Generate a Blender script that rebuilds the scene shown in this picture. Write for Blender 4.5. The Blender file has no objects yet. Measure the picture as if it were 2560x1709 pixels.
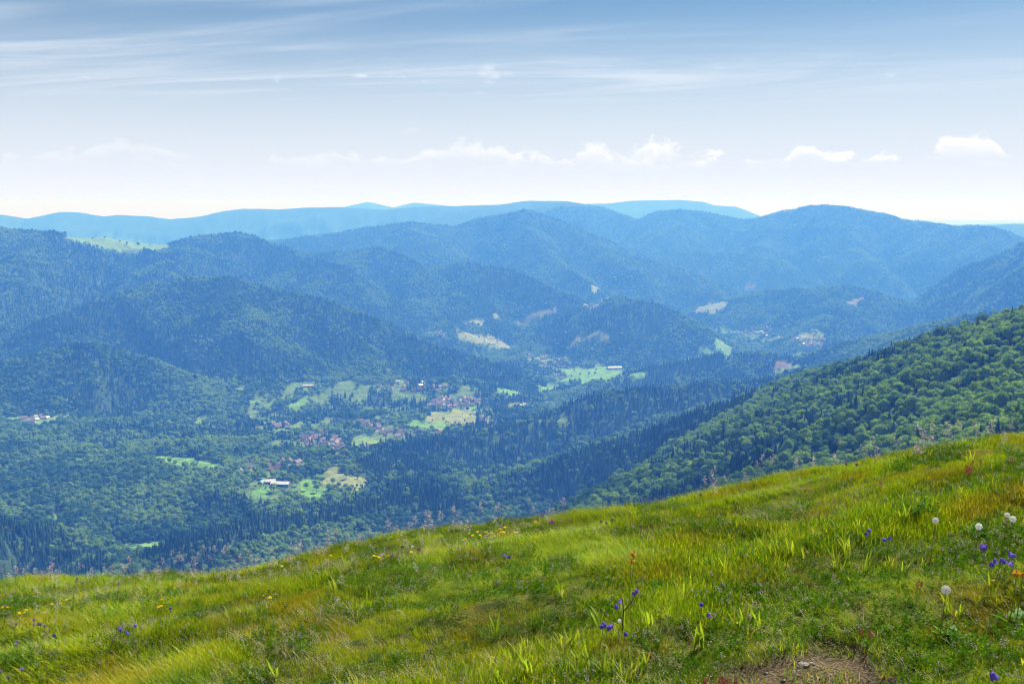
import bpy, bmesh, math, random
import numpy as np
from mathutils import Vector

# ------------------------------------------------------------------ camera, sky, sun, exposure
scene = bpy.context.scene
F_PX, CX, CY = 2489.0, 1280.0, 854.5          # focal length and centre in photograph pixels
HORIZON = 508.0                               # row of the true horizon
PITCH = math.atan((CY - HORIZON) / F_PX)
cam_data = bpy.data.cameras.new('camera')
cam_data.sensor_width = 36.0
cam_data.lens = 36.0 * F_PX / 2560.0
cam_data.clip_start = 0.1
cam_data.clip_end = 250000.0
cam = bpy.data.objects.new('camera', cam_data)
scene.collection.objects.link(cam)
cam.location = (0, 0, 0)
cam.rotation_euler = (math.pi / 2 - PITCH, 0, 0)
scene.camera = cam

SUN_AZ, SUN_EL = math.radians(38), math.radians(51)   # azimuth: to the right of straight ahead
sun_data = bpy.data.lights.new('sun', 'SUN')
sun_data.energy = 5.0
sun_data.angle = math.radians(0.5)
sun_data.color = (1.0, 0.975, 0.94)
sun = bpy.data.objects.new('sun', sun_data)
scene.collection.objects.link(sun)
SUN_DIR = Vector((math.sin(SUN_AZ) * math.cos(SUN_EL), math.cos(SUN_AZ) * math.cos(SUN_EL), math.sin(SUN_EL)))
sun.rotation_euler = SUN_DIR.to_track_quat('Z', 'Y').to_euler()
sun.location = (0, 0, 500)

vs = scene.view_settings
vs.view_transform = 'Standard'
vs.look = 'None'
vs.gamma = 1.0
vs.exposure = 1.0
vs.use_curve_mapping = False
scene.cycles.use_denoising = True
scene.cycles.denoiser = 'OPENIMAGEDENOISE'
scene.cycles.denoising_input_passes = 'RGB_ALBEDO_NORMAL'
scene.cycles.denoising_prefilter = 'ACCURATE'
scene.cycles.pixel_filter_type = 'BLACKMAN_HARRIS'
scene.cycles.filter_width = 1.15
scene.cycles.use_adaptive_sampling = True
scene.cycles.adaptive_threshold = 0.008
scene.cycles.max_bounces = 5
scene.cycles.diffuse_bounces = 2
scene.cycles.glossy_bounces = 2
scene.cycles.transmission_bounces = 3
scene.cycles.transparent_max_bounces = 5
scene.cycles.volume_bounces = 0


def new_node(nt, kind, **props):
    n = nt.nodes.new(kind)
    for k, v in props.items():
        setattr(n, k, v)
    return n


def sky_world():
    w = bpy.data.worlds.new('World')
    scene.world = w
    w.use_nodes = True
    nt = w.node_tree
    nt.nodes.clear()
    L = nt.links.new
    out = new_node(nt, 'ShaderNodeOutputWorld')
    bg = new_node(nt, 'ShaderNodeBackground')
    bg.inputs['Strength'].default_value = 0.05
    sky = new_node(nt, 'ShaderNodeTexSky', sky_type='NISHITA', sun_disc=False)
    sky.sun_elevation = SUN_EL
    sky.sun_rotation = SUN_AZ
    sky.altitude = 1200
    sky.air_density = 1.0
    sky.dust_density = 0.2
    sky.ozone_density = 1.5
    geo = new_node(nt, 'ShaderNodeTexCoord')
    sep = new_node(nt, 'ShaderNodeSeparateXYZ')
    L(geo.outputs['Generated'], sep.inputs[0])

    def math_(op, a, b=None, clamp=False):
        m = new_node(nt, 'ShaderNodeMath', operation=op)
        m.use_clamp = clamp
        for i, v in enumerate((a, b)):
            if v is None:
                continue
            if isinstance(v, (int, float)):
                m.inputs[i].default_value = v
            else:
                L(v, m.inputs[i])
        return m.outputs[0]

    def ramp(v, lo, hi, a=0.0, b=1.0):
        m = new_node(nt, 'ShaderNodeMapRange', interpolation_type='SMOOTHSTEP')
        L(v, m.inputs['Value'])
        m.inputs['From Min'].default_value = lo
        m.inputs['From Max'].default_value = hi
        m.inputs['To Min'].default_value = a
        m.inputs['To Max'].default_value = b
        return m.outputs[0]

    # direction projected on flat cloud sheets: cirrus sheet high up, cumulus near the horizon
    zc = math_('MAXIMUM', sep.outputs['Z'], 0.012)
    u = math_('DIVIDE', sep.outputs['X'], zc)
    v = math_('DIVIDE', sep.outputs['Y'], zc)

    def vec(x, y, z=0.0):
        c = new_node(nt, 'ShaderNodeCombineXYZ')
        for i, q in enumerate((x, y, z)):
            if isinstance(q, (int, float)):
                c.inputs[i].default_value = q
            else:
                L(q, c.inputs[i])
        return c.outputs[0]

    def noise(vector, scale, detail=6.0, rough=0.6, dist=0.0):
        n = new_node(nt, 'ShaderNodeTexNoise')
        L(vector, n.inputs['Vector'])
        n.inputs['Scale'].default_value = scale
        n.inputs['Detail'].default_value = detail
        n.inputs['Roughness'].default_value = rough
        n.inputs['Distortion'].default_value = dist
        return n.outputs['Fac']

    # cirrus: long streaks lying nearly across the view, thinning out towards the horizon
    us = math_('MULTIPLY', u, 0.30)
    vv = math_('ADD', math_('MULTIPLY', v, .95), math_('MULTIPLY', u, 0.26))
    c1 = noise(vec(us, vv, 3.7), 0.80, 8.0, 0.62, 1.6)
    c2 = noise(vec(math_('MULTIPLY', us, 1.0), math_('MULTIPLY', vv, .8), 21.3), 0.50, 3.0, 0.5, 0.4)
    cir = math_('MULTIPLY', ramp(c1, 0.36, 0.72), ramp(c2, 0.38, 0.58))
    cir = math_('MULTIPLY', cir, ramp(sep.outputs['Z'], 0.07, 0.16))
    cir = math_('MULTIPLY', cir, 0.95, True)
    # cumulus: low rows just above the horizon, puffed tops over soft bases
    az = math_('ARCTAN2', sep.outputs['X'], sep.outputs['Y'])
    zz = sep.outputs['Z']

    def row(base, height, freq, seed, cover_lo, cover_hi):
        puff = noise(vec(math_('MULTIPLY', az, freq), math_('MULTIPLY', zz, freq * 1.5), seed), 1.0, 7.0, 0.62, 0.15)
        big = noise(vec(math_('MULTIPLY', az, freq * .42), 0.0, seed + 3.1), 1.0, 2.0, 0.5)
        h = math_('ADD', math_('MULTIPLY', ramp(big, cover_lo, cover_hi), height), 0.0015)
        rel = math_('DIVIDE', math_('SUBTRACT', zz, base), h)
        d = math_('SUBTRACT', math_('MULTIPLY', math_('SUBTRACT', puff, 0.28), 2.6), rel)
        c = math_('MULTIPLY', ramp(d, 0.0, 0.32), ramp(rel, -0.10, 0.55))
        c = math_('MULTIPLY', c, ramp(big, cover_lo - .02, cover_lo + .10))
        return c, ramp(d, 0.05, 0.9)

    side = ramp(az, -0.35, 0.25, 0.40, 1.0)
    r1, s1 = row(0.030, 0.030, 46.0, 5.2, 0.30, 0.62)
    r2, s2 = row(0.039, 0.032, 24.0, 2.7, 0.42, 0.62)
    cum = math_('MULTIPLY', math_('MAXIMUM', r1, r2), side)
    shade = math_('MAXIMUM', s1, s2)
    # a few lone small clouds higher up
    puff2 = noise(vec(math_('MULTIPLY', az, 12.0), math_('MULTIPLY', zz, 30.0), 8.4), 1.0, 6.0, 0.58, 0.1)
    lone = math_('MULTIPLY', ramp(puff2, 0.66, 0.80), math_('MULTIPLY', ramp(zz, 0.06, 0.08), ramp(zz, 0.11, 0.15, 1.0, 0.0)))
    cum = math_('MAXIMUM', cum, math_('MULTIPLY', lone, 0.8))
    # white veil of humid air towards the horizon
    veil = ramp(sep.outputs['Z'], 0.015, 0.215, 0.97, 0.0)

    def mix(a, b, f):
        m = new_node(nt, 'ShaderNodeMix', data_type='RGBA')
        L(f, m.inputs['Factor'])
        for sock, q in ((m.inputs['A'], a), (m.inputs['B'], b)):
            if isinstance(q, tuple):
                sock.default_value = q
            else:
                L(q, sock)
        return m.outputs['Result']

    deep = new_node(nt, 'ShaderNodeMix', data_type='RGBA', blend_type='MULTIPLY')
    deep.inputs['Factor'].default_value = 1
    L(sky.outputs[0], deep.inputs['A'])
    deep.inputs['B'].default_value = (0.58, 0.74, 0.80, 1)
    low = ramp(sep.outputs['Z'], 0.0, 0.05, 1.0, 0.0)
    veilcol = mix((8.2, 8.55, 9.3, 1), (9.3, 9.3, 11.2, 1), low)
    col = mix(deep.outputs['Result'], veilcol, veil)
    col = mix(col, (8.7, 9.3, 10.2, 1), cir)
    col = mix(col, mix((11.0, 11.0, 11.2, 1), (8.6, 8.95, 9.7, 1), shade), cum)
    L(col, bg.inputs['Color'])
    L(bg.outputs[0], out.inputs['Surface'])
    w.cycles.sampling_method = 'MANUAL'
    w.cycles.sample_map_resolution = 512


sky_world()

# ------------------------------------------------------------------ noise and helpers
def _hash(ix, iy, seed):
    h = (ix * 374761393 + iy * 668265263 + seed * 974711) & 0xFFFFFFFF
    h = ((h ^ (h >> 13)) * 1274126177) & 0xFFFFFFFF
    return ((h ^ (h >> 16)) & 0xFFFF) / 65535.0


def vnoise(x, y, seed=0):
    xi, yi = np.floor(x).astype(np.int64), np.floor(y).astype(np.int64)
    fx, fy = x - xi, y - yi
    fx = fx * fx * fx * (fx * (fx * 6 - 15) + 10)
    fy = fy * fy * fy * (fy * (fy * 6 - 15) + 10)
    a, b = _hash(xi, yi, seed), _hash(xi + 1, yi, seed)
    c, d = _hash(xi, yi + 1, seed), _hash(xi + 1, yi + 1, seed)
    return (a + (b - a) * fx) * (1 - fy) + (c + (d - c) * fx) * fy


def fbm(x, y, seed=0, octs=4, gain=0.5):
    s, a, t = 0.0, 1.0, 0.0
    for o in range(octs):
        s = s + a * vnoise(x * 2 ** o + 17.3 * o, y * 2 ** o - 9.1 * o, seed + o)
        t += a
        a *= gain
    return s / t


def sstep(a, b, x):
    t = np.clip((x - a) / (b - a), 0, 1)
    return t * t * (3 - 2 * t)


def ray(px, py):
    """direction (x/y, z/y) of a photograph pixel seen from the camera"""
    xc, yc = (px - CX) / F_PX, -(py - CY) / F_PX
    c, s = math.cos(PITCH), math.sin(PITCH)
    yw, zw = c + s * yc, -s + c * yc
    return xc / yw, zw / yw


# ------------------------------------------------------------------ the hills
# crests: (photo column, photo row, distance in km); slope of the flanks, rounding, spur amplitude
RIDGES = [
    # far blue ranges
    ([(-500, 540, 15), (-200, 530, 14.6), (0, 533, 14.2), (70, 543, 14.2), (150, 526, 14), (185, 526, 14), (260, 538, 14), (300, 534, 13.9), (370, 537, 13.8), (425, 545, 13.7), (500, 538, 13.6), (560, 524, 13.5), (610, 518, 13.5), (700, 520, 13.4), (760, 516, 13.3), (850, 514, 13), (960, 521, 12.8), (1050, 513, 12.6), (1150, 511, 12.5), (1250, 508, 12.4), (1320, 498, 12.2), (1420, 499, 12.2), (1500, 530, 12.5)], .42, 160, 90),
    ([(800, 530, 19), (865, 514, 19), (920, 502, 19), (985, 517, 19), (1040, 504, 18.5), (1110, 511, 18.5), (1200, 525, 18)], .3, 200, 30),
    ([(1400, 520, 17), (1470, 507, 17), (1530, 505, 17), (1580, 499, 17), (1700, 497, 17), (1760, 502, 17), (1790, 511, 17), (1840, 514, 17), (1900, 538, 17.2), (1960, 560, 17.5)], .35, 160, 40),
    ([(2380, 566, 13), (2470, 560, 12.5), (2520, 556, 12.4), (2560, 558, 12.4), (2700, 550, 12.5), (3000, 560, 12.5)], .25, 200, 30),
    ([(2560, 552, 22), (2400, 556, 22), (2300, 560, 23)], .12, 300, 10),
    ([(1040, 552, 11.2), (1130, 532, 11), (1220, 527, 10.9), (1290, 520, 10.8), (1340, 530, 10.8)], .40, 120, 50),
    # centre summit, hump, and the broad right mountain
    ([(1250, 560, 10.6), (1330, 518, 10.4), (1380, 505, 10.3), (1430, 501, 10.2), (1500, 513, 10), (1560, 535, 9.9), (1610, 560, 9.7), (1650, 590, 9.3)], .48, 130, 110),
    ([(1590, 545, 9.9), (1640, 525, 9.8), (1700, 520, 9.8), (1760, 525, 9.8), (1800, 535, 9.8), (1860, 548, 9.7)], .45, 130, 100),
    ([(1700, 525, 9.7), (1690, 575, 9.0), (1720, 640, 8.3)], .5, 100, 60),
    ([(1860, 547, 9.7), (1900, 540, 9.6), (1960, 525, 9.5), (2030, 511, 9.4), (2060, 509, 9.4), (2120, 514, 9.3), (2200, 529, 9.2), (2260, 545, 9), (2340, 555, 8.8), (2400, 566, 8.5)], .46, 150, 110),
    ([(2400, 566, 8.6), (2430, 560, 8.4), (2470, 563, 8.3), (2510, 586, 8.1), (2560, 610, 8), (2640, 650, 7.8)], .47, 110, 80),
    ([(2120, 520, 9.2), (2130, 606, 8.4), (2180, 650, 7.9), (2240, 705, 7.6)], .55, 60, 50),
    ([(1960, 530, 9.3), (1900, 600, 8.6), (1880, 650, 8.0)], .5, 90, 60),
    ([(1480, 660, 8.7), (1600, 640, 8.4), (1760, 627, 8.2), (1850, 632, 8.1), (1930, 650, 7.9), (2010, 690, 7.6), (2060, 715, 7.4)], .45, 100, 60),
    # the double mountain behind the middle valley
    ([(600, 604, 8.3), (720, 594, 8), (770, 586, 7.9), (850, 578, 7.8), (900, 566, 7.8), (960, 558, 7.7), (1020, 552, 7.7), (1080, 558, 7.7), (1150, 562, 7.8), (1200, 541, 7.9), (1250, 535, 7.9), (1315, 520, 7.9), (1370, 538, 7.8), (1420, 560, 7.6), (1470, 586, 7.4), (1510, 625, 7.1)], .50, 110, 100),
    ([(1510, 625, 7.5), (1582, 640, 7.3), (1640, 652, 7.2), (1710, 672, 7), (1780, 710, 6.7), (1830, 750, 6.5)], .5, 80, 60),
    ([(1290, 530, 7.8), (1340, 590, 7.2), (1390, 640, 6.8), (1430, 690, 6.4)], .52, 70, 50),
    ([(1020, 560, 7.6), (1080, 600, 7.1), (1150, 640, 6.8)], .5, 80, 50),
    # left: pasture ridge and its summit
    ([(-700, 560, 6), (-300, 560, 5.6), (0, 566, 5.4), (50, 574, 5.4), (120, 577, 5.4), (200, 590, 5.5), (260, 586, 5.6), (330, 598, 5.7), (430, 607, 5.9), (470, 592, 6), (530, 585, 6), (600, 579, 6), (650, 594, 5.9), (700, 615, 5.8), (760, 640, 5.6), (830, 680, 5.3)], .46, 110, 120),
    ([(100, 580, 5.3), (60, 640, 4.9), (0, 700, 4.6), (-80, 770, 4.3)], .5, 70, 60),
    ([(480, 595, 5.9), (430, 640, 5.3), (380, 680, 4.9)], .5, 70, 50),
    ([(700, 640, 6.3), (780, 632, 6.2), (850, 628, 6.1), (945, 617, 6), (1000, 635, 5.9), (1060, 662, 5.8), (1110, 690, 5.7)], .5, 80, 70),
    ([(1000, 690, 5.9), (1070, 664, 5.8), (1170, 657, 5.8), (1260, 668, 5.7), (1330, 696, 5.6), (1400, 722, 5.5), (1460, 757, 5.4), (1520, 800, 5.2)], .5, 90, 70),
    ([(1170, 657, 5.8), (1150, 740, 5.3), (1120, 800, 5.0)], .5, 70, 40),
    ([(1380, 810, 5.05), (1440, 778, 5.05), (1500, 755, 5), (1560, 743, 4.95), (1620, 750, 4.95), (1680, 776, 4.85), (1730, 806, 4.75), (1790, 850, 4.65)], .48, 90, 60),
    ([(1560, 750, 4.95), (1570, 800, 4.7), (1600, 860, 4.55)], .5, 60, 30),
    # the great left hill with the long descending nose, and the dark spur before it
    ([(-500, 1000, 3.7), (-200, 900, 3.9), (0, 846, 4.0), (110, 792, 4.05), (205, 762, 4.1), (271, 740, 4.15), (384, 704, 4.2), (476, 695, 4.2), (542, 694, 4.2), (604, 703, 4.2), (696, 722, 4.15), (769, 737, 4.1), (860, 765, 4.05), (950, 800, 4.0), (1050, 846, 3.95), (1150, 882, 3.9), (1250, 918, 3.85), (1340, 955, 3.8)], .47, 90, 80),
    ([(542, 694, 4.2), (600, 770, 3.85), (640, 830, 3.65)], .5, 60, 40),
    ([(780, 745, 4.1), (860, 830, 3.75), (930, 890, 3.6)], .5, 60, 40),
    ([(-200, 970, 3.2), (0, 908, 3.3), (66, 890, 3.32), (183, 858, 3.35), (234, 854, 3.36), (290, 873, 3.36), (345, 888, 3.34), (410, 920, 3.3), (460, 960, 3.2)], .5, 60, 40),
    # right middle hill, its neighbours and the far right flank
    ([(1760, 760, 6.3), (1820, 745, 6.2), (1900, 726, 6.1), (1980, 722, 6), (2080, 716, 5.9), (2130, 714, 5.9), (2200, 736, 5.75), (2300, 772, 5.6), (2370, 798, 5.5), (2430, 830, 5.4)], .42, 100, 60),
    ([(2110, 716, 5.9), (2090, 770, 5.4), (2060, 820, 5)], .45, 80, 40),
    ([(2900, 470, 5.6), (2700, 550, 5.9), (2560, 615, 6.3), (2487, 645, 6.5), (2432, 688, 6.6), (2380, 712, 6.7), (2285, 756, 6.9)], .48, 80, 60),
    ([(1400, 985, 3.55), (1500, 950, 3.6), (1600, 922, 3.65), (1700, 905, 3.7), (1800, 882, 3.75), (1900, 880, 3.8), (1990, 892, 3.8), (2060, 910, 3.75)], .42, 70, 25),
    ([(1950, 905, 3.9), (2060, 868, 3.9), (2200, 838, 3.7), (2330, 810, 3.5), (2500, 780, 3.2)], .42, 60, 30),
    # the terrace of the hamlets
    ([(450, 950, 3.4), (600, 938, 3.4), (800, 944, 3.4), (1000, 944, 3.4), (1130, 950, 3.4), (1200, 976, 3.35), (1260, 1004, 3.3), (1320, 1030, 3.2)], .20, 60, 15),
    # conifer ridges running down from the right
    ([(2500, 800, 2.5), (2200, 880, 2.7), (1850, 952, 2.75), (1700, 962, 2.7), (1560, 972, 2.65), (1480, 985, 2.6), (1400, 1022, 2.55), (1330, 1048, 2.5), (1200, 1070, 2.45), (1060, 1100, 2.4), (960, 1122, 2.35), (900, 1142, 2.3), (855, 1175, 2.25)], .46, 40, 25),
    ([(3100, 560, 1.0), (2800, 680, 1.05), (2560, 765, 1.15), (2400, 812, 1.25), (2200, 882, 1.45), (2030, 920, 1.6), (1880, 974, 1.75), (1700, 1034, 1.85), (1500, 1102, 1.95), (1380, 1142, 1.95), (1270, 1190, 1.9)], .50, 50, 18),
    ([(1400, 1150, 1.95), (1250, 1202, 1.88), (1100, 1210, 1.8), (900, 1246, 1.7), (700, 1282, 1.6), (560, 1316, 1.52), (430, 1360, 1.45), (350, 1400, 1.4)], .48, 30, 15),
    ([(3000, 800, .75), (2700, 915, .80), (2560, 972, .85), (2400, 1035, .92), (2236, 1100, 1.0), (2100, 1160, 1.06), (1900, 1240, 1.1)], .42, 30, 10),
    ([(-500, 1130, 1.6), (-200, 1200, 1.62), (0, 1288, 1.65), (80, 1306, 1.65), (160, 1338, 1.62), (230, 1370, 1.58), (290, 1410, 1.5)], .42, 40, 15),
    ([(560, 1180, 2.0), (420, 1170, 2.1), (250, 1150, 2.25), (80, 1120, 2.5), (-100, 1090, 2.7)], .13, 60, 20),
]
_ridge3d = []
for pts, slope, rnd, amp in RIDGES:
    P = []
    for px, py, km in pts:
        a, t = ray(px, py)
        d = km * 1000.0
        yy = d / math.sqrt(1 + a * a)
        P.append((a * yy, yy, t * yy - (11.0 if km < 8 else 14.0)))   # the traced line is the tree tops
    _ridge3d.append((np.array(P), slope, rnd, amp))


def terrace_phase(x, y):
    """little cattle-trod terraces that follow the slope"""
    return (y - x * .42 + 1.6 * fbm(x * .45, y * .45, 51, 2)) * 4.2


def meadow_height(x, y):
    """the grassy shoulder the photographer stands on (metres, camera at the origin)"""
    SK = [(-700, 1482), (-300, 1466), (0, 1458), (250, 1445), (500, 1424), (700, 1400), (900, 1360), (1100, 1321), (1280, 1297),
          (1500, 1271), (1700, 1235), (1900, 1191), (2100, 1151), (2300, 1117), (2450, 1096), (2560, 1080), (3000, 1010), (3500, 960)]
    su = np.array([ray(p, q)[0] for p, q in SK])
    sv = np.array([-ray(p, q)[1] for p, q in SK])
    b, ye = -0.150, 11.2
    c = ye * (0.318 - np.interp(x / ye, su, sv, left=sv[0], right=sv[-1]))
    d0 = np.maximum(0, y - 8.2)
    z = -1.76 + b * y + c - np.where(d0 < 12, 0.0275 * d0 ** 2, 0.0275 * 144 + 0.66 * (d0 - 12))
    z = z + 0.0 * x
    near = np.exp(-np.hypot(x, y) ** 2 / 900.0)
    hum = 0.22 * (fbm(x * .55 + 3, y * .8 + 1, 41, 3) - .5) + 0.10 * (fbm(x * 1.6, y * 2.0, 47, 2) - .5)
    z = z + near * (hum + .05 * np.sin(terrace_phase(x, y)))
    back = np.maximum(0, -y - 4)
    return z - 0.02 * back ** 1.2


def land_height(x, y):
    r = np.hypot(x, y)
    warp = 55 * np.minimum(1, r / 2500)
    xs = x + warp * (fbm(x / 420, y / 420, 5, 3) - .5)
    ys = y + warp * (fbm(x / 420 + 31, y / 420, 6, 3) - .5)
    spur = 1 - np.abs(2 * fbm(x / 640 + 5, y / 640, 11, 3) - 1) * 2.0      # ridged: gullies and spurs
    spur2 = 1 - np.abs(2 * fbm(x / 260, y / 260 + 7, 15, 3) - 1) * 2.0
    # valley floor
    floor = -725 + 110 * sstep(3900, 2600, r) * sstep(900, -400, x) + 25 * (fbm(x / 700, y / 700, 21, 3) - .5) * 2
    floor = floor + 120 * sstep(12000, 16000, r) - 290 * sstep(15000, 30000, r)
    K = 9.0
    acc = np.exp(np.clip((floor - floor) / K, -60, 60))
    zmax = floor.copy()
    zs = [floor]
    for P, slope, rnd, amp in _ridge3d:
        best = np.full(x.shape, 1e9)
        hb = np.zeros(x.shape)
        along = np.zeros(x.shape)
        run = 0.0
        for i in range(len(P) - 1):
            ax, ay, az = P[i]
            dx, dy, dz = P[i + 1] - P[i]
            t = np.clip(((xs - ax) * dx + (ys - ay) * dy) / (dx * dx + dy * dy), 0, 1)
            d = np.hypot(xs - ax - t * dx, ys - ay - t * dy)
            m = d < best
            best = np.where(m, d, best)
            hb = np.where(m, az + t * dz, hb)
            ln = math.hypot(dx, dy)
            along = np.where(m, run + t * ln, along)
            run += ln
        w = np.minimum(1, best / (3.5 * rnd + 60)) ** 1.3
        rnd, slope = rnd * .6, slope * (1.28 if amp >= 30 else 1.1)
        amp = amp * 1.2
        # gullies and ribs running down the flanks
        q = along / 330 + 1.1 * fbm(x / 500, y / 500, 13, 2)
        rib = 1 - 2 * np.abs(2 * fbm(q + amp * .37, best / 1400 + amp, 19, 2) - 1)
        zi = hb - slope * (np.sqrt(best * best + rnd * rnd) - rnd) + w * amp * (0.45 * spur + 0.35 * spur2 + .75 * rib - .35)
        zs.append(zi)
        zmax = np.maximum(zmax, zi)
    s = np.zeros(x.shape)
    for zi in zs:
        s += np.exp(np.clip((zi - zmax) / K, -60, 0))
    z = zmax + K * (np.log(s) * np.minimum(1, np.maximum(0, 1)))
    z = z - K * 0.35
    # our own hill falls away under the meadow
    r2 = np.hypot(x * .55, np.maximum(y, 0)) + np.maximum(0, -y) * .1
    own = -9.0 - 0.60 * np.maximum(0, r2 - 22) + 5 * (fbm(x / 60, y / 60, 25, 3) - .5) * np.minimum(1, r / 200)
    z = np.maximum(z, own)
    z = z + 5.0 * (fbm(x / 90, y / 90, 31, 3) - .5) * np.clip((r - 300) / 900, 0, 1)
    return z


def ground(x, y):
    """land height everywhere, the meadow shoulder included"""
    x, y = np.asarray(x, float), np.asarray(y, float)
    r = np.hypot(x, y)
    k = sstep(26, 60, r)
    zl = land_height(x, y)
    zm = meadow_height(x, y) - 0.25
    return np.where(k >= 1, zl, zm * (1 - k) + np.minimum(zl, zl) * k)


dense = np.radians(np.arange(-35, 35.001, 0.095))
side = np.radians(np.concatenate([np.arange(36, 60, 1.0), np.arange(60, 181, 4.0)]))
ANG = np.concatenate([-side[::-1], dense, side])
RAD = np.concatenate([[0.5, 3, 7, 12, 18, 24, 30], np.geomspace(36, 900, 90)[:-1], np.geomspace(900, 9000, 330)[:-1], np.geomspace(9000, 20000, 150)[:-1], np.geomspace(20000, 60000, 28)])
GX = np.sin(ANG)[:, None] * RAD[None, :]
GY = np.cos(ANG)[:, None] * RAD[None, :]
GZ = ground(GX, GY)
DENSE0, DENSE1 = len(side), len(side) + len(dense)


def height_at(x, y):
    """bilinear look-up in the land sheet"""
    x, y = np.asarray(x, float), np.asarray(y, float)
    a, r = np.arctan2(x, y), np.hypot(x, y)
    fi = np.interp(a, ANG, np.arange(len(ANG)))
    fj = np.interp(r, RAD, np.arange(len(RAD)))
    i = np.clip(fi.astype(int), 0, len(ANG) - 2)
    j = np.clip(fj.astype(int), 0, len(RAD) - 2)
    u, v = fi - i, fj - j
    return (GZ[i, j] * (1 - u) + GZ[i + 1, j] * u) * (1 - v) + (GZ[i, j + 1] * (1 - u) + GZ[i + 1, j + 1] * u) * v


_probe = np.geomspace(350, 40000, 1600)


def hit(px, py):
    """point of the land that a photograph pixel shows"""
    a, t = ray(px, py)
    yy = _probe / math.sqrt(1 + a * a)
    z = height_at(a * yy, yy)
    k = np.nonzero(z >= t * yy)[0]
    k = k[0] if len(k) else len(yy) - 1
    if k > 0:
        f0, f1 = z[k - 1] - t * yy[k - 1], z[k] - t * yy[k]
        w = 0 if f1 == f0 else np.clip(-f0 / (f1 - f0), 0, 1)
        y0 = yy[k - 1] + w * (yy[k] - yy[k - 1])
    else:
        y0 = yy[0]
    x0 = a * y0
    return float(x0), float(y0), float(height_at(x0, y0))


def visibility():
    """highest sight-line tangent met before each land node, for leaving out what no camera here can see"""
    el = GZ / RAD[None, :]
    run = np.maximum.accumulate(el[:, :], axis=1)
    prev = np.concatenate([np.full((len(ANG), 1), -9.0), run[:, :-1]], axis=1)
    prev[:, RAD < 100] = -0.9
    return prev


HORIZ = visibility()


def seen(x, y, z, extra):
    a, r = np.arctan2(x, y), np.hypot(x, y)
    i = np.clip(np.round(np.interp(a, ANG, np.arange(len(ANG)))).astype(int), 0, len(ANG) - 1)
    j = np.clip(np.interp(r, RAD, np.arange(len(RAD))).astype(int), 0, len(RAD) - 1)
    return (z + extra) / r >= HORIZ[i, j] - 0.004

# ------------------------------------------------------------------ fields, clearings, forest cover
def crop(ox, oy, k, pts):
    return [(ox + x * k, oy + y * k) for x, y in pts]


def c2(*p): return crop(850, 450, .3661, p)
def c3(*p): return crop(1700, 450, .3661, p)
def c4(*p): return crop(0, 920, .3661, p)
def c5(*p): return crop(600, 880, .3406, p)


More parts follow.
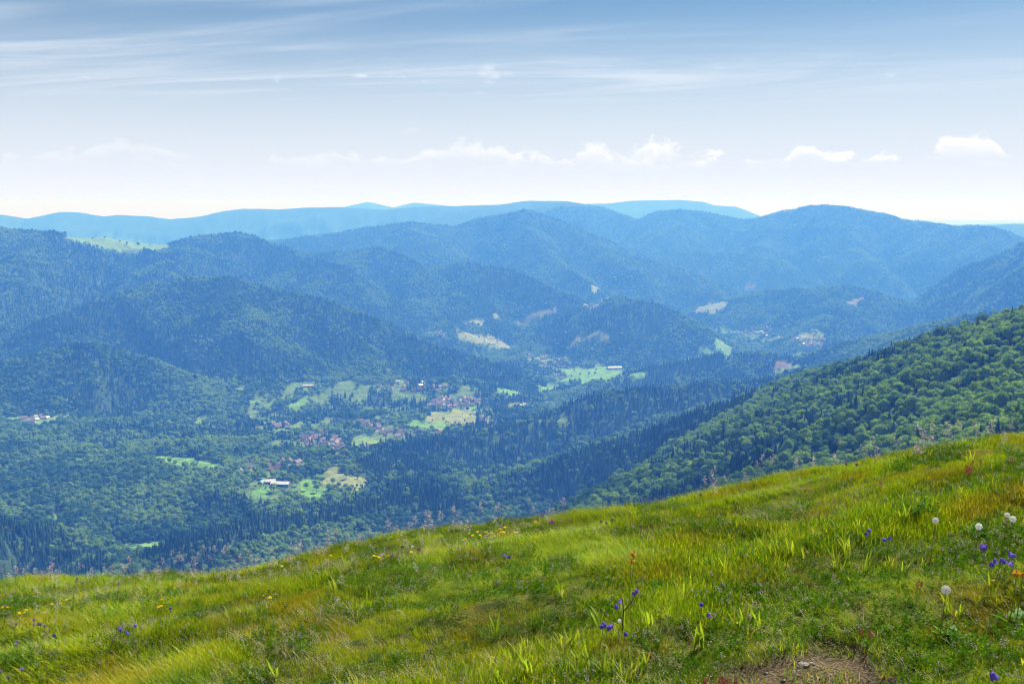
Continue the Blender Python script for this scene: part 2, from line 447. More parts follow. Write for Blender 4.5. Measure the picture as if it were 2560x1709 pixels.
GREEN, LUSH, TAN, BARE, RED = (.16, .25, .06), (.145, .28, .045), (.23, .25, .09), (.19, .165, .10), (.17, .11, .085)
FIELDS = [
    (c2((525, 985), (600, 995), (700, 1035), (650, 1055), (570, 1025)), GREEN),
    (c2((765, 1062), (950, 1055), (1090, 1085), (1200, 1130), (1150, 1155), (1050, 1125), (950, 1125), (850, 1102)), TAN),
    (c2((1280, 1205), (1420, 1210), (1480, 1240), (1380, 1255), (1290, 1235)), GREEN),
    (c2((1480, 1283), (1600, 1288), (1760, 1272), (1930, 1300), (1930, 1342), (1800, 1385), (1620, 1375), (1480, 1395), (1560, 1340)), LUSH),
    (c2((1070, 1425), (1150, 1428), (1250, 1440), (1230, 1468), (1075, 1462)), LUSH),
    (c2((1330, 1450), (1420, 1378), (1490, 1410), (1440, 1442)), LUSH),
    (c2((1970, 1325), (2090, 1312), (2110, 1330), (1980, 1348)), LUSH),
    (c2((1195, 965), (1300, 908), (1480, 878), (1440, 902), (1290, 985)), BARE),
    (c2((840, 1000), (880, 955), (985, 928), (990, 962), (900, 978)), TAN),
    (c2((1040, 925), (1070, 910), (1095, 950), (1060, 960)), TAN),
    (c2((1560, 1110), (1700, 1058), (1850, 1033), (1858, 1062), (1750, 1075), (1600, 1122)), TAN),
    (c2((1650, 885), (1780, 828), (1850, 812), (1790, 850), (1700, 885)), BARE),
    (c2((1700, 745), (1760, 735), (1860, 750), (1860, 775), (1720, 775)), TAN),
    (c3((0, 1258), (60, 1203), (160, 1222), (30, 1255)), LUSH),
    (c3((150, 1150), (200, 1143), (275, 1200), (170, 1213)), LUSH),
    (c3((215, 1130), (300, 1098), (358, 1170), (352, 1208), (310, 1213), (280, 1150)), LUSH),
    (c3((215, 1005), (320, 1008), (405, 1008), (372, 1048), (290, 1037)), LUSH),
    (c3((110, 870), (250, 828), (325, 850), (222, 912), (120, 907)), TAN),
    (c3((445, 722), (500, 708), (535, 735), (460, 748)), BARE),
    (c3((560, 745), (650, 748), (770, 755), (920, 743), (900, 757), (650, 763)), GREEN),
    (c3((810, 1058), (950, 1073), (975, 1110), (900, 1133), (830, 1102)), TAN),
    (c3((645, 1228), (745, 1240), (755, 1265), (660, 1290)), RED),
    (c3((750, 1183), (832, 1183), (822, 1202), (760, 1208)), LUSH),
    (c3((665, 1295), (790, 1250), (832, 1258), (710, 1330), (630, 1340)), GREEN),
    (c3((1130, 830), (1200, 798), (1290, 798), (1180, 852)), BARE),
    (c4((0, 340), (120, 328), (330, 330), (460, 303), (520, 288), (552, 278), (520, 322), (380, 372), (270, 402), (130, 372)), GREEN),
    (c4((1290, 365), (1380, 333), (1445, 335), (1360, 388)), GREEN),
    (c4((700, 548), (760, 553), (835, 575), (700, 592)), LUSH),
    (c4((1020, 600), (1110, 588), (1170, 608), (1300, 613), (1500, 650), (1525, 690), (1440, 702), (1350, 692), (1200, 682), (1120, 657)), LUSH),
    (c4((352, 1010), (430, 973), (442, 1020), (400, 1037)), GREEN),
    (c4((760, 1192), (1000, 1180), (1115, 1166), (1085, 1262), (1030, 1257), (960, 1252), (830, 1247)), LUSH),
    (c4((1750, 850), (1850, 815), (1870, 870), (1760, 887)), LUSH),
    (c5((45, 368), (160, 358), (150, 387), (50, 387)), LUSH),
    (c5((350, 390), (500, 338), (515, 362), (400, 402), (345, 417)), LUSH),
    (c5((1180, 555), (1290, 488), (1380, 520), (1500, 518), (1585, 550), (1480, 577), (1250, 567)), LUSH),
    (c5((1380, 482), (1430, 428), (1530, 455), (1570, 418), (1700, 440), (1745, 480), (1722, 522), (1600, 547), (1500, 515), (1390, 517)), TAN),
    (c5((1670, 400), (1745, 388), (1755, 420), (1700, 440)), LUSH),
    (c5((820, 640), (900, 598), (1000, 640), (1085, 660), (1000, 692), (850, 702)), GREEN),
    (c5((1945, 400), (2090, 368), (2300, 348), (2285, 382), (2000, 412)), TAN),
    (c5((440, 940), (540, 903), (565, 980), (650, 1008), (560, 1082), (450, 1082), (430, 1030)), LUSH),
    (c5((660, 850), (722, 838), (765, 900), (925, 930), (935, 992), (820, 1032), (690, 1002), (600, 972)), TAN),
    (c5((115, 1000), (180, 988), (235, 1030), (200, 1070), (115, 1075)), LUSH),
    (c5((240, 600), (300, 560), (425, 528), (392, 562), (320, 622)), GREEN),
    (c5((510, 560), (595, 533), (582, 572), (520, 582)), LUSH),
    (c5((360, 800), (485, 793), (472, 817), (380, 812)), LUSH),
    ([(160, 596), (205, 592), (270, 588), (330, 602), (430, 611), (420, 622), (350, 628), (290, 626), (235, 618)], GREEN),
    ([(2245, 745), (2260, 742), (2280, 755), (2262, 758)], GREEN),
]
_fields = []
for poly, col in FIELDS:
    P = np.array([hit(px, py)[:2] for px, py in poly])
    _fields.append((P, col))


def inside(P, x, y):
    c = np.zeros(x.shape, bool)
    n = len(P)
    for i in range(n):
        x0, y0 = P[i]
        x1, y1 = P[i - 1]
        m = ((y0 > y) != (y1 > y)) & (x < (x1 - x0) * (y - y0) / (y1 - y0 + 1e-12) + x0)
        c ^= m
    return c


def field_index(x, y):
    idx = np.full(x.shape, -1)
    amp = np.hypot(x, y) * .0045
    jx = x + (2 + amp) * (fbm(x / 25, y / 25, 61, 2) - .5) * 2
    jy = y + (6 + amp) * (fbm(x / 40, y / 40, 63, 2) - .5) * 2
    for k, (P, c) in enumerate(_fields):
        lo, hi = P.min(0), P.max(0)
        m = (jx > lo[0]) & (jx < hi[0]) & (jy > lo[1]) & (jy < hi[1])
        if m.any():
            q = np.zeros(x.shape, bool)
            q[m] = inside(P, jx[m], jy[m])
            idx[q] = k
    return idx


def worldpoly(pts):
    return np.array([hit(px, py)[:2] for px, py in pts])


CONIFER_ZONES = [worldpoly(p) for p in (
    [(880, 1165), (1000, 1112), (1200, 1075), (1400, 1030), (1480, 990), (1700, 966), (1850, 956), (1700, 1030), (1500, 1100), (1300, 1160), (1120, 1195), (900, 1185)],
    [(1270, 1205), (1500, 1118), (1850, 1000), (1900, 990), (1860, 1030), (1700, 1110), (1560, 1190), (1480, 1200), (1330, 1240), (1100, 1290), (900, 1270), (1000, 1230)],
    [(420, 1362), (560, 1322), (700, 1288), (900, 1252), (1100, 1216), (1240, 1208), (1050, 1260), (900, 1300), (700, 1340), (520, 1400), (330, 1420)],
    [(0, 1292), (160, 1342), (250, 1385), (300, 1430), (200, 1450), (0, 1450)],
    [(1500, 955), (1700, 910), (1800, 888), (1880, 890), (1800, 930), (1600, 962)])]
LIGHT_STRIPS = [worldpoly(p) for p in (
    [(1250, 1196), (1300, 1172), (1370, 1140), (1450, 1112), (1460, 1128), (1390, 1160), (1310, 1200)],
    [(1450, 1118), (1600, 1066), (1750, 1018), (1880, 978), (1885, 992), (1760, 1034), (1600, 1082), (1460, 1132)],
    [(1500, 1230), (1700, 1170), (1800, 1150), (1820, 1190), (1600, 1270), (1450, 1300), (1250, 1330), (1300, 1290)])]
BOCAGE = [worldpoly(p) for p in (
    [(560, 970), (760, 955), (1120, 955), (1230, 1010), (1250, 1050), (1100, 1085), (960, 1115), (880, 1160), (780, 1290), (620, 1260), (560, 1180), (640, 1080)],
    c2((850, 1060), (1100, 1120), (1500, 1200), (1950, 1280), (1950, 1400), (1500, 1420), (1250, 1290), (1050, 1180)),
    c3((200, 1000), (620, 1000), (1000, 1060), (1000, 1130), (800, 1150), (400, 1100), (250, 1090)))]


def cover(x, y):
    """tree density 0..1 and share of conifers"""
    r = np.hypot(x, y)
    dens = np.ones(x.shape)
    dens[field_index(x, y) >= 0] = 0
    for P in BOCAGE:
        m = inside(P, x, y)
        n = fbm(x / 38 + 3, y / 60, 71, 3)
        dens = np.where(m, dens * sstep(.38, .54, n) * .88, dens)
    n = fbm(x / 240, y / 240, 75, 4)
    con = np.where(x < 700, sstep(.49, .53, n) * .85, sstep(.54, .58, n) * .75)
    con = np.where((r < 2100) & (x > 250), sstep(.58, .64, n) * .6 + .06, con)
    con = np.where((r < 3000) & (x < -200), sstep(.53, .57, n) * .75, con)
    for P in CONIFER_ZONES:
        m = inside(P, x, y)
        con = np.where(m, .97 - .6 * sstep(.62, .70, fbm(x / 90, y / 90, 77, 3)), con)
    for P in LIGHT_STRIPS:
        con = np.where(inside(P, x, y), .05, con)
    glade = sstep(.79, .81, fbm(x / 120 + 40, y / 160, 79, 3))
    return dens * (1 - glade * .9 * (r < 2600)), con


# ------------------------------------------------------------------ land sheet
def mesh_from(name, verts, faces, smooth=True):
    me = bpy.data.meshes.new(name)
    verts = np.asarray(verts, np.float32)
    faces = np.asarray(faces, np.int32)
    n = faces.shape[1]
    me.vertices.add(len(verts))
    me.vertices.foreach_set('co', verts.ravel())
    me.loops.add(faces.size)
    me.loops.foreach_set('vertex_index', faces.ravel())
    me.polygons.add(len(faces))
    me.polygons.foreach_set('loop_start', np.arange(0, faces.size, n, dtype=np.int32))
    me.polygons.foreach_set('loop_total', np.full(len(faces), n, np.int32))
    if smooth:
        me.polygons.foreach_set('use_smooth', np.ones(len(faces), bool))
    me.update(calc_edges=True)
    return me


def link(name, me, mat=None, parent=None, **props):
    o = bpy.data.objects.new(name, me)
    scene.collection.objects.link(o)
    if mat is not None:
        me.materials.append(mat)
    if parent is not None:
        o.parent = parent
    for k, v in props.items():
        o[k] = v
    return o


def principled(name, color=(.5, .5, .5), rough=.8, spec=.2):
    m = bpy.data.materials.new(name)
    m.use_nodes = True
    nt = m.node_tree
    b = nt.nodes['Principled BSDF']
    b.inputs['Base Color'].default_value = (*color, 1)
    b.inputs['Roughness'].default_value = rough
    b.inputs['Specular IOR Level'].default_value = spec
    return m, nt, b


def add_mix(nt, a, b, fac, blend='MIX'):
    m = nt.nodes.new('ShaderNodeMix')
    m.data_type = 'RGBA'
    m.blend_type = blend
    for s, q in ((m.inputs['A'], a), (m.inputs['B'], b), (m.inputs['Factor'], fac)):
        if isinstance(q, tuple):
            s.default_value = (*q, 1) if len(q) == 3 else q
        elif isinstance(q, (int, float)):
            s.default_value = q
        else:
            nt.links.new(q, s)
    return m.outputs['Result']


def add_noise(nt, vector, scale, detail=4, rough=.55):
    n = nt.nodes.new('ShaderNodeTexNoise')
    if vector is not None:
        nt.links.new(vector, n.inputs['Vector'])
    n.inputs['Scale'].default_value = scale
    n.inputs['Detail'].default_value = detail
    n.inputs['Roughness'].default_value = rough
    return n.outputs['Fac']


def add_ramp(nt, v, lo, hi, a=0., b=1.):
    m = nt.nodes.new('ShaderNodeMapRange')
    m.interpolation_type = 'SMOOTHSTEP'
    nt.links.new(v, m.inputs['Value'])
    for k, q in (('From Min', lo), ('From Max', hi), ('To Min', a), ('To Max', b)):
        m.inputs[k].default_value = q
    return m.outputs[0]


def land_material():
    m, nt, b = principled('land', rough=.95, spec=.05)
    at = nt.nodes.new('ShaderNodeAttribute')
    at.attribute_name = 'cover'
    geo = nt.nodes.new('ShaderNodeNewGeometry')
    n1 = add_noise(nt, geo.outputs['Position'], .035, 5, .6)
    n2 = add_noise(nt, geo.outputs['Position'], .004, 4, .6)
    c = add_mix(nt, at.outputs['Color'], (.55, .55, .55), add_ramp(nt, n1, .35, .7, 0, .9), 'MULTIPLY')
    c = add_mix(nt, c, (.75, .85, .6), add_ramp(nt, n2, .4, .62, 0, .6), 'MULTIPLY')
    nt.links.new(c, b.inputs['Base Color'])
    bump = nt.nodes.new('ShaderNodeBump')
    bump.inputs['Strength'].default_value = 1.0
    bump.inputs['Distance'].default_value = 14.0
    nt.links.new(n1, bump.inputs['Height'])
    nt.links.new(bump.outputs[0], b.inputs['Normal'])
    return m


def build_land():
    na, nr = GX.shape
    V = np.stack([GX, GY, GZ], -1).reshape(-1, 3)
    i = np.arange(na)
    j = np.arange(nr - 1)
    I, J = np.meshgrid(i, j, indexing='ij')
    I2 = (I + 1) % na
    F = np.stack([I * nr + J, I * nr + J + 1, I2 * nr + J + 1, I2 * nr + J], -1).reshape(-1, 4)
    me = mesh_from('terrain', V, F)
    x, y = V[:, 0], V[:, 1]
    fi = field_index(x, y)
    dens, con = cover(x, y)
    col = np.zeros((len(V), 4), np.float32)
    col[:, 3] = 1
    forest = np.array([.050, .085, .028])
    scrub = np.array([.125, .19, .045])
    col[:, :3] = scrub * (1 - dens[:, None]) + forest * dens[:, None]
    for k, (P, c) in enumerate(_fields):
        m = fi == k
        col[m, :3] = c
    r = np.hypot(x, y)
    far = sstep(14000, 22000, r)[:, None] * (V[:, 2] < -500)[:, None]
    col[:, :3] = col[:, :3] * (1 - far) + np.array([.2, .24, .12]) * far
    near = (r < 60)
    col[near, :3] = (.10, .13, .03)
    ca = me.color_attributes.new('cover', 'FLOAT_COLOR', 'POINT')
    ca.data.foreach_set('color', col.ravel())
    return link('terrain', me, land_material(), kind='structure')


build_land()


def build_haze():
    s, lo, hi = 61000.0, -1150.0, 140.0
    V = [(x, y, z) for z in (lo, hi) for x, y in ((-s, -s), (s, -s), (s, s), (-s, s))]
    Fc = [(3, 2, 1, 0), (4, 5, 6, 7), (0, 1, 5, 4), (1, 2, 6, 5), (2, 3, 7, 6), (3, 0, 4, 7)]
    me = mesh_from('haze', V, Fc, False)
    m = bpy.data.materials.new('haze')
    m.use_nodes = True
    nt = m.node_tree
    nt.nodes.clear()
    out = nt.nodes.new('ShaderNodeOutputMaterial')
    pv = nt.nodes.new('ShaderNodeVolumePrincipled')
    pv.inputs['Color'].default_value = (.082, .295, 1.0, 1)
    pv.inputs['Absorption Color'].default_value = (1, 1, 1, 1)
    pv.inputs['Density'].default_value = HAZE_DENSITY
    pv.inputs['Anisotropy'].default_value = .05
    nt.links.new(pv.outputs[0], out.inputs['Volume'])
    return link('haze', me, m, kind='stuff', label='pale blue summer haze filling the valley air', category='haze')


HAZE_DENSITY = 2.0e-4
build_haze()

# ------------------------------------------------------------------ trees
def foliage_material(name, c_dark, c_light, translucent=.25, patch=.004):
    m = bpy.data.materials.new(name)
    m.use_nodes = True
    nt = m.node_tree
    nt.nodes.clear()
    out = nt.nodes.new('ShaderNodeOutputMaterial')
    oi = nt.nodes.new('ShaderNodeObjectInfo')
    at = nt.nodes.new('ShaderNodeAttribute')
    at.attribute_name = 'tone'
    at.attribute_type = 'GEOMETRY'
    f = add_noise(nt, oi.outputs['Location'], patch, 5, .72)
    mx = nt.nodes.new('ShaderNodeMath')
    mx.operation = 'ADD'
    nt.links.new(oi.outputs['Random'], mx.inputs[0])
    nt.links.new(add_ramp(nt, f, .40, .60, -.7, .6), mx.inputs[1])
    mul = nt.nodes.new('ShaderNodeMath')
    mul.operation = 'MULTIPLY_ADD'
    nt.links.new(at.outputs['Fac'], mul.inputs[0])
    mul.inputs[1].default_value = .5
    nt.links.new(mx.outputs[0], mul.inputs[2])
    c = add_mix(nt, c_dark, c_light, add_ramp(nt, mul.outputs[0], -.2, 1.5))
    d = nt.nodes.new('ShaderNodeBsdfDiffuse')
    t = nt.nodes.new('ShaderNodeBsdfTranslucent')
    ms = nt.nodes.new('ShaderNodeMixShader')
    ms.inputs[0].default_value = translucent
    nt.links.new(c, d.inputs['Color'])
    nt.links.new(add_mix(nt, c, (1.0, 1.0, .55), 1.0, 'MULTIPLY'), t.inputs['Color'])
    nt.links.new(d.outputs[0], ms.inputs[1])
    nt.links.new(t.outputs[0], ms.inputs[2])
    nt.links.new(ms.outputs[0], out.inputs['Surface'])
    return m


MAT_LEAF = foliage_material('broad_leaves', (.044, .115, .015), (.230, .365, .038), .45)
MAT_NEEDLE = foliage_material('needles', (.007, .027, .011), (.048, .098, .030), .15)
MAT_BARK, _, _ = principled('bark', (.10, .075, .055), .9)


def tone_attr(me, tones):
    a = me.attributes.new('tone', 'FLOAT', 'POINT')
    a.data.foreach_set('value', np.asarray(tones, np.float32))


def rand_dir(rg, n):
    v = rg.normal(size=(n, 3))
    return v / np.linalg.norm(v, axis=1)[:, None]


def tube(pts, radii, sides=6):
    V, Fc = [], []
    pts = [Vector(p) for p in pts]
    for k, p in enumerate(pts):
        d = (pts[min(k + 1, len(pts) - 1)] - pts[max(k - 1, 0)]).normalized()
        a = d.orthogonal().normalized()
        b = d.cross(a)
        for s in range(sides):
            t = 2 * math.pi * s / sides
            V.append(tuple(p + (a * math.cos(t) + b * math.sin(t)) * radii[k]))
    for k in range(len(pts) - 1):
        for s in range(sides):
            s2 = (s + 1) % sides
            Fc.append((k * sides + s, k * sides + s2, (k + 1) * sides + s2, (k + 1) * sides + s))
    return V, Fc


def broad_crown(seed, h=18.0, w=5.2, leaves=420, core=True):
    """lobed crown: leaf clumps over many lobes round a darker core"""
    rg = np.random.default_rng(seed)
    lobes = []
    n = 15
    for k in range(n):
        d = rand_dir(rg, 1)[0]
        d[2] = d[2] * .8 + .18
        c = np.array([0, 0, h * .60]) + d * np.array([w * .60, w * .60, h * .24]) * rg.uniform(.6, 1.0)
        lobes.append((c, rg.uniform(.34, .56) * w))
    lobes.append((np.array([0, 0, h * .58]), w * .72))
    V, Fc, T = [], [], []
    per = leaves // n
    for c, rr in lobes:
        dirs = rand_dir(rg, per)
        dirs[:, 2] = np.where(dirs[:, 2] < -.35, -dirs[:, 2], dirs[:, 2])
        for d in dirs:
            p = c + d * rr * rg.uniform(.85, 1.12) * np.array([1, 1, .85])
            nrm = d + rg.normal(size=3) * .55
            nrm /= np.linalg.norm(nrm)
            a = np.cross(nrm, rand_dir(rg, 1)[0])
            a /= np.linalg.norm(a) + 1e-9
            b = np.cross(nrm, a)
            s = rg.uniform(.45, .95) * w * .16
            k = len(V)
            V += [p - a * s, p - b * s * .7 + nrm * s * .25, p + a * s, p + b * s * .8 - nrm * s * .2]
            Fc.append((k, k + 1, k + 2, k + 3))
            T += [rg.uniform(0, 1)] * 4
    if core:
        bm = bmesh.new()
        for c, rr in lobes:
            made = bmesh.ops.create_icosphere(bm, subdivisions=2, radius=rr * .84)
            for v in made['verts']:
                v.co = Vector(c) + Vector((v.co.x, v.co.y, v.co.z * .85)) * random.uniform(.85, 1.1)
        bm.verts.index_update()
        off = len(V)
        for v in bm.verts:
            V.append(np.array(v.co))
            T.append(.35)
        for f in bm.faces:
            q = [v.index + off for v in f.verts]
            Fc.append((q[0], q[1], q[2], q[2]))
        bm.free()
    tri = [f for f in Fc if f[2] != f[3]]
    tr3 = [f[:3] for f in Fc if f[2] == f[3]]
    me = bpy.data.meshes.new('crown')
    me.from_pydata([tuple(v) for v in V], [], tri + tr3)
    me.update()
    tone_attr(me, T)
    me.materials.append(MAT_LEAF)
    return me


def conifer_crown(seed, h=25.0, w=3.4, tiers=13, per=9):
    rg = np.random.default_rng(seed)
    V, Fc, T = [], [], []
    for k in range(tiers):
        f = k / (tiers - 1)
        z = h * (.10 + .86 * f)
        rad = w * (1 - f) ** .8 + .25
        drop = rad * .55
        for s in range(per):
            a = 2 * math.pi * (s + rg.uniform(-.3, .3)) / per + k * .7
            rr = rad * rg.uniform(.7, 1.15)
            wd = rr * math.pi / per * 1.35
            ca, sa = math.cos(a), math.sin(a)
            i = len(V)
            V += [(0, 0, z + h * .055),
                  (ca * rr * .62 - sa * wd, sa * rr * .62 + ca * wd, z - drop * .45),
                  (ca * rr, sa * rr, z - drop * rg.uniform(.7, 1.1)),
                  (ca * rr * .62 + sa * wd, sa * rr * .62 - ca * wd, z - drop * .45)]
            Fc.append((i, i + 1, i + 2, i + 3))
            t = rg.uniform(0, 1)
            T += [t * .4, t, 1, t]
    i = len(V)
    V += [(.18, 0, h * .92), (-.1, .16, h * .92), (-.1, -.16, h * .92), (0, 0, h * 1.03)]
    T += [.6] * 4
    me = bpy.data.meshes.new('crown')
    me.from_pydata(V, [], Fc + [(i, i + 1, i + 3), (i + 1, i + 2, i + 3), (i + 2, i, i + 3)])
    me.update()
    tone_attr(me, T)
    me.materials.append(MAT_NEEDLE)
    return me


def trunk_mesh(h, r, limbs, seed):
    rg = random.Random(seed)
    V, Fc = tube([(0, 0, -1.0), (0, 0, h * .12), (.05 * h * .2, 0, h * .4), (0, .02 * h, h * .72)], [r * 1.25, r, r * .75, r * .3])
    for k in range(limbs):
        a = k * 2.4 + rg.uniform(-.4, .4)
        z = h * rg.uniform(.28, .5)
        L_ = h * rg.uniform(.16, .26)
        v, f = tube([(0, 0, z), (math.cos(a) * L_ * .5, math.sin(a) * L_ * .5, z + L_ * .35), (math.cos(a) * L_, math.sin(a) * L_, z + L_ * .8)], [r * .45, r * .3, r * .12], 4)
        o = len(V)
        V += v
        Fc += [tuple(i + o for i in q) for q in f]
    me = bpy.data.meshes.new('trunk')
    me.from_pydata(V, [], Fc)
    me.update()
    me.materials.append(MAT_BARK)
    return me


random.seed(7)
BROAD = [broad_crown(11 + k, h=13.5 + 1.2 * (k % 3), w=4.9 + .45 * (k % 4)) for k in range(6)]
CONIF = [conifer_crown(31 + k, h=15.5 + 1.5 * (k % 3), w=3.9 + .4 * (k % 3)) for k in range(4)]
BROAD_TRUNK = [trunk_mesh(13, .32, 5, k) for k in range(2)]
CONIF_TRUNK = trunk_mesh(16, .30, 0, 9)


def scatter(name, pts, scl, rotz, idx, sources, tilt=None, **props):
    """one object whose geometry nodes set copies of the source meshes on its points"""
    pts = np.asarray(pts, np.float32)
    me = bpy.data.meshes.new(name)
    me.vertices.add(len(pts))
    me.vertices.foreach_set('co', pts.ravel())
    rot = np.zeros((len(pts), 3), np.float32)
    if tilt is not None:
        rot[:, :2] = tilt
    rot[:, 2] = rotz
    scl = np.asarray(scl, np.float32)
    if scl.ndim == 1:
        scl = np.repeat(scl[:, None], 3, 1)
    a = me.attributes.new('rot', 'FLOAT_VECTOR', 'POINT')
    a.data.foreach_set('vector', np.ascontiguousarray(rot).ravel())
    a = me.attributes.new('scl', 'FLOAT_VECTOR', 'POINT')
    a.data.foreach_set('vector', np.ascontiguousarray(scl).ravel())
    a = me.attributes.new('pick', 'INT', 'POINT')
    a.data.foreach_set('value', np.asarray(idx, np.int32))
    me.update()
    ng = bpy.data.node_groups.new(name, 'GeometryNodeTree')
    ng.interface.new_socket('Geometry', in_out='INPUT', socket_type='NodeSocketGeometry')
    ng.interface.new_socket('Geometry', in_out='OUTPUT', socket_type='NodeSocketGeometry')
    N, Lk = ng.nodes.new, ng.links.new
    gi, go = N('NodeGroupInput'), N('NodeGroupOutput')
    join = N('GeometryNodeJoinGeometry')
    srcs = []
    for k, s in enumerate(sources):
        so = bpy.data.objects.new(name + '_source', s)
        inf = N('GeometryNodeObjectInfo')
        inf.inputs['Object'].default_value = so
        inf.inputs['As Instance'].default_value = True
        srcs.append(inf)
    for inf in reversed(srcs):
        Lk(inf.outputs['Geometry'], join.inputs[0])
    iop = N('GeometryNodeInstanceOnPoints')
    iop.inputs['Pick Instance'].default_value = True
    for nm, tp, sock in (('rot', 'FLOAT_VECTOR', 'Rotation'), ('scl', 'FLOAT_VECTOR', 'Scale'), ('pick', 'INT', 'Instance Index')):
        na = N('GeometryNodeInputNamedAttribute')
        na.data_type = tp
        na.inputs['Name'].default_value = nm
        out = [o for o in na.outputs if o.enabled][0]
        Lk(out, iop.inputs[sock])
    Lk(gi.outputs[0], iop.inputs['Points'])
    Lk(join.outputs[0], iop.inputs['Instance'])
    Lk(iop.outputs[0], go.inputs[0])
    o = bpy.data.objects.new(name, me)
    scene.collection.objects.link(o)
    md = o.modifiers.new('scatter', 'NODES')
    md.node_group = ng
    for k, v in props.items():
        o[k] = v
    return o


KEEP_OUT = []      # (x, y, radius) of houses and lone trees


def forest_points(r0, r1, step, seed):
    rg = np.random.default_rng(seed)
    w = r1 * math.sin(math.radians(33))
    gx, gy = np.meshgrid(np.arange(-w, w, step), np.arange(r0 * .82, r1, step))
    x = (gx + rg.uniform(-.48, .48, gx.shape) * step).ravel()
    y = (gy + rg.uniform(-.48, .48, gx.shape) * step).ravel()
    r = np.hypot(x, y)
    m = (r >= r0) & (r < r1) & (np.abs(np.arctan2(x, y)) < math.radians(32.5))
    x, y = x[m], y[m]
    z = height_at(x, y)
    m = seen(x, y, z, 26)
    x, y, z = x[m], y[m], z[m]
    d, c = cover(x, y)
    # a wood keeps a mown margin on the near side of a field, else the field would not show from here
    for k, w_ in ((16, 0), (34, .5)):
        f = 1 + k / np.hypot(x, y)
        d = np.where(field_index(x * f, y * f) >= 0, d * w_, d)
    m = rg.uniform(size=len(x)) < d
    x, y, z, c = x[m], y[m], z[m], c[m]
    con = rg.uniform(size=len(x)) < c
    k = ~con | (rg.uniform(size=len(x)) < .68)
    x, y, z, con = x[k], y[k], z[k], con[k]
    return x, y, z, con, rg


def plant_forests():
    bands = [(420, 1700, 6.2, .88, 1), (1700, 2300, 6.8, .97, 5), (2300, 4000, 8.6, 1.06, 2), (4000, 6500, 10.5, 1.12, 3), (6500, 10000, 16.5, 1.55, 4)]
    allb, allc = [], []
    for r0, r1, step, k, seed in bands:
        x, y, z, con, rg = forest_points(r0, r1, step, seed)
        ok = np.ones(len(x), bool)
        for kx, ky, kr in KEEP_OUT:
            ok &= (x - kx) ** 2 + (y - ky) ** 2 > kr * kr
        size = (.5 + .95 * rg.beta(1.8, 2.6, len(x))) * k
        wide = size * rg.uniform(.82, 1.2, len(x))
        tall = size * rg.uniform(.82, 1.3, len(x)) * (1 if k < 1.2 else .85 if k < 1.5 else .55)
        q = np.stack([x, y, z - .3, wide, tall, rg.uniform(0, 6.28, len(x)), rg.integers(0, 99, len(x))], 1)
        allb.append(q[ok & ~con])
        allc.append(q[ok & con])
    # hedges along the field edges
    rg = np.random.default_rng(8)
    H = []
    for P, col in _fields:
        for i in range(len(P)):
            p, q = P[i - 1], P[i]
            ln = math.hypot(*(q - p))
            n = int(ln / 7)
            if n < 2 or rg.uniform() < .35:
                continue
            t = np.arange(n) / n
            keep = vnoise(t * ln / 40 + i * 3.3, t * 0 + 1.7, 5) > .42
            e = p + (q - p) * t[keep][:, None] + rg.normal(size=(keep.sum(), 2)) * 2.0
            H.append(e)
    H = np.concatenate(H)
    s = rg.uniform(.3, .62, len(H))
    allb.append(np.stack([H[:, 0], H[:, 1], height_at(H[:, 0], H[:, 1]) - .3, s, s, rg.uniform(0, 6, len(H)), rg.integers(0, 99, len(H))], 1))
    B, Cn = np.concatenate(allb), np.concatenate(allc)
    print('FOREST', len(B), len(Cn))
    out = []
    for Q in (B, Cn):
        order = np.argsort(np.hypot(Q[:, 0], Q[:, 1]))
        out.append(Q[order])
    return out

# ------------------------------------------------------------------ meadow in front
def mhit(px, py, lift=0.0):
    """meadow point whose ground + lift lies on the sight line of a photograph pixel; returns x, y, ground, gap"""
    a, t = ray(px, py)
    yy = np.linspace(1.5, 16, 900)
    g = meadow_height(a * yy, yy)
    gap = t * yy - g
    k = np.nonzero(gap <= lift)[0]
    k = k[0] if len(k) else int(np.argmin(gap))
    return float(a * yy[k]), float(yy[k]), float(g[k]), float(max(gap[k], 0.01))


def mpoly(pts):
    return np.array([mhit(px, py)[:2] for px, py in pts])


def q2(*p): return crop(1500, 1300, .2609, p)
def q3(*p): return crop(2060, 1250, .2927, p)
def q4(*p): return crop(900, 1220, .2129, p)
def q5(*p): return crop(0, 1380, .2129, p)


SOIL = [mpoly(p) for p in (
    [(1760, 1700), (1840, 1665), (1950, 1640), (2040, 1632), (2090, 1600), (2160, 1605), (2200, 1650), (2260, 1709), (2200, 1760), (1780, 1760)],
    [(2140, 1520), (2190, 1512), (2225, 1525), (2215, 1550), (2165, 1548)])]
HEATH = [mpoly(p) for p in (
    [(1380, 1660), (1560, 1590), (1750, 1560), (1950, 1570), (2060, 1590), (2010, 1625), (1900, 1640), (1800, 1680), (1740, 1740), (1350, 1740)],
    [(1760, 1500), (1900, 1455), (2080, 1450), (2210, 1470), (2230, 1500), (2130, 1520), (2180, 1550), (2050, 1575), (1850, 1540)],
    [(1180, 1500), (1300, 1465), (1400, 1480), (1390, 1530), (1250, 1550)],
    [(600, 1620), (680, 1580), (760, 1590), (740, 1630), (640, 1655)],
    [(2380, 1370), (2450, 1345), (2600, 1340), (2600, 1405), (2480, 1412), (2400, 1400)],
    [(2290, 1510), (2400, 1490), (2480, 1520), (2400, 1590), (2300, 1560)],
    [(2230, 1385), (2320, 1370), (2360, 1400), (2320, 1425), (2240, 1420)],
    [(1700, 1330), (1800, 1310), (1840, 1330), (1760, 1345)],
    [(2240, 1150), (2350, 1120), (2420, 1140), (2330, 1180)],
    [(1960, 1330), (2060, 1300), (2140, 1310), (2060, 1350)])]
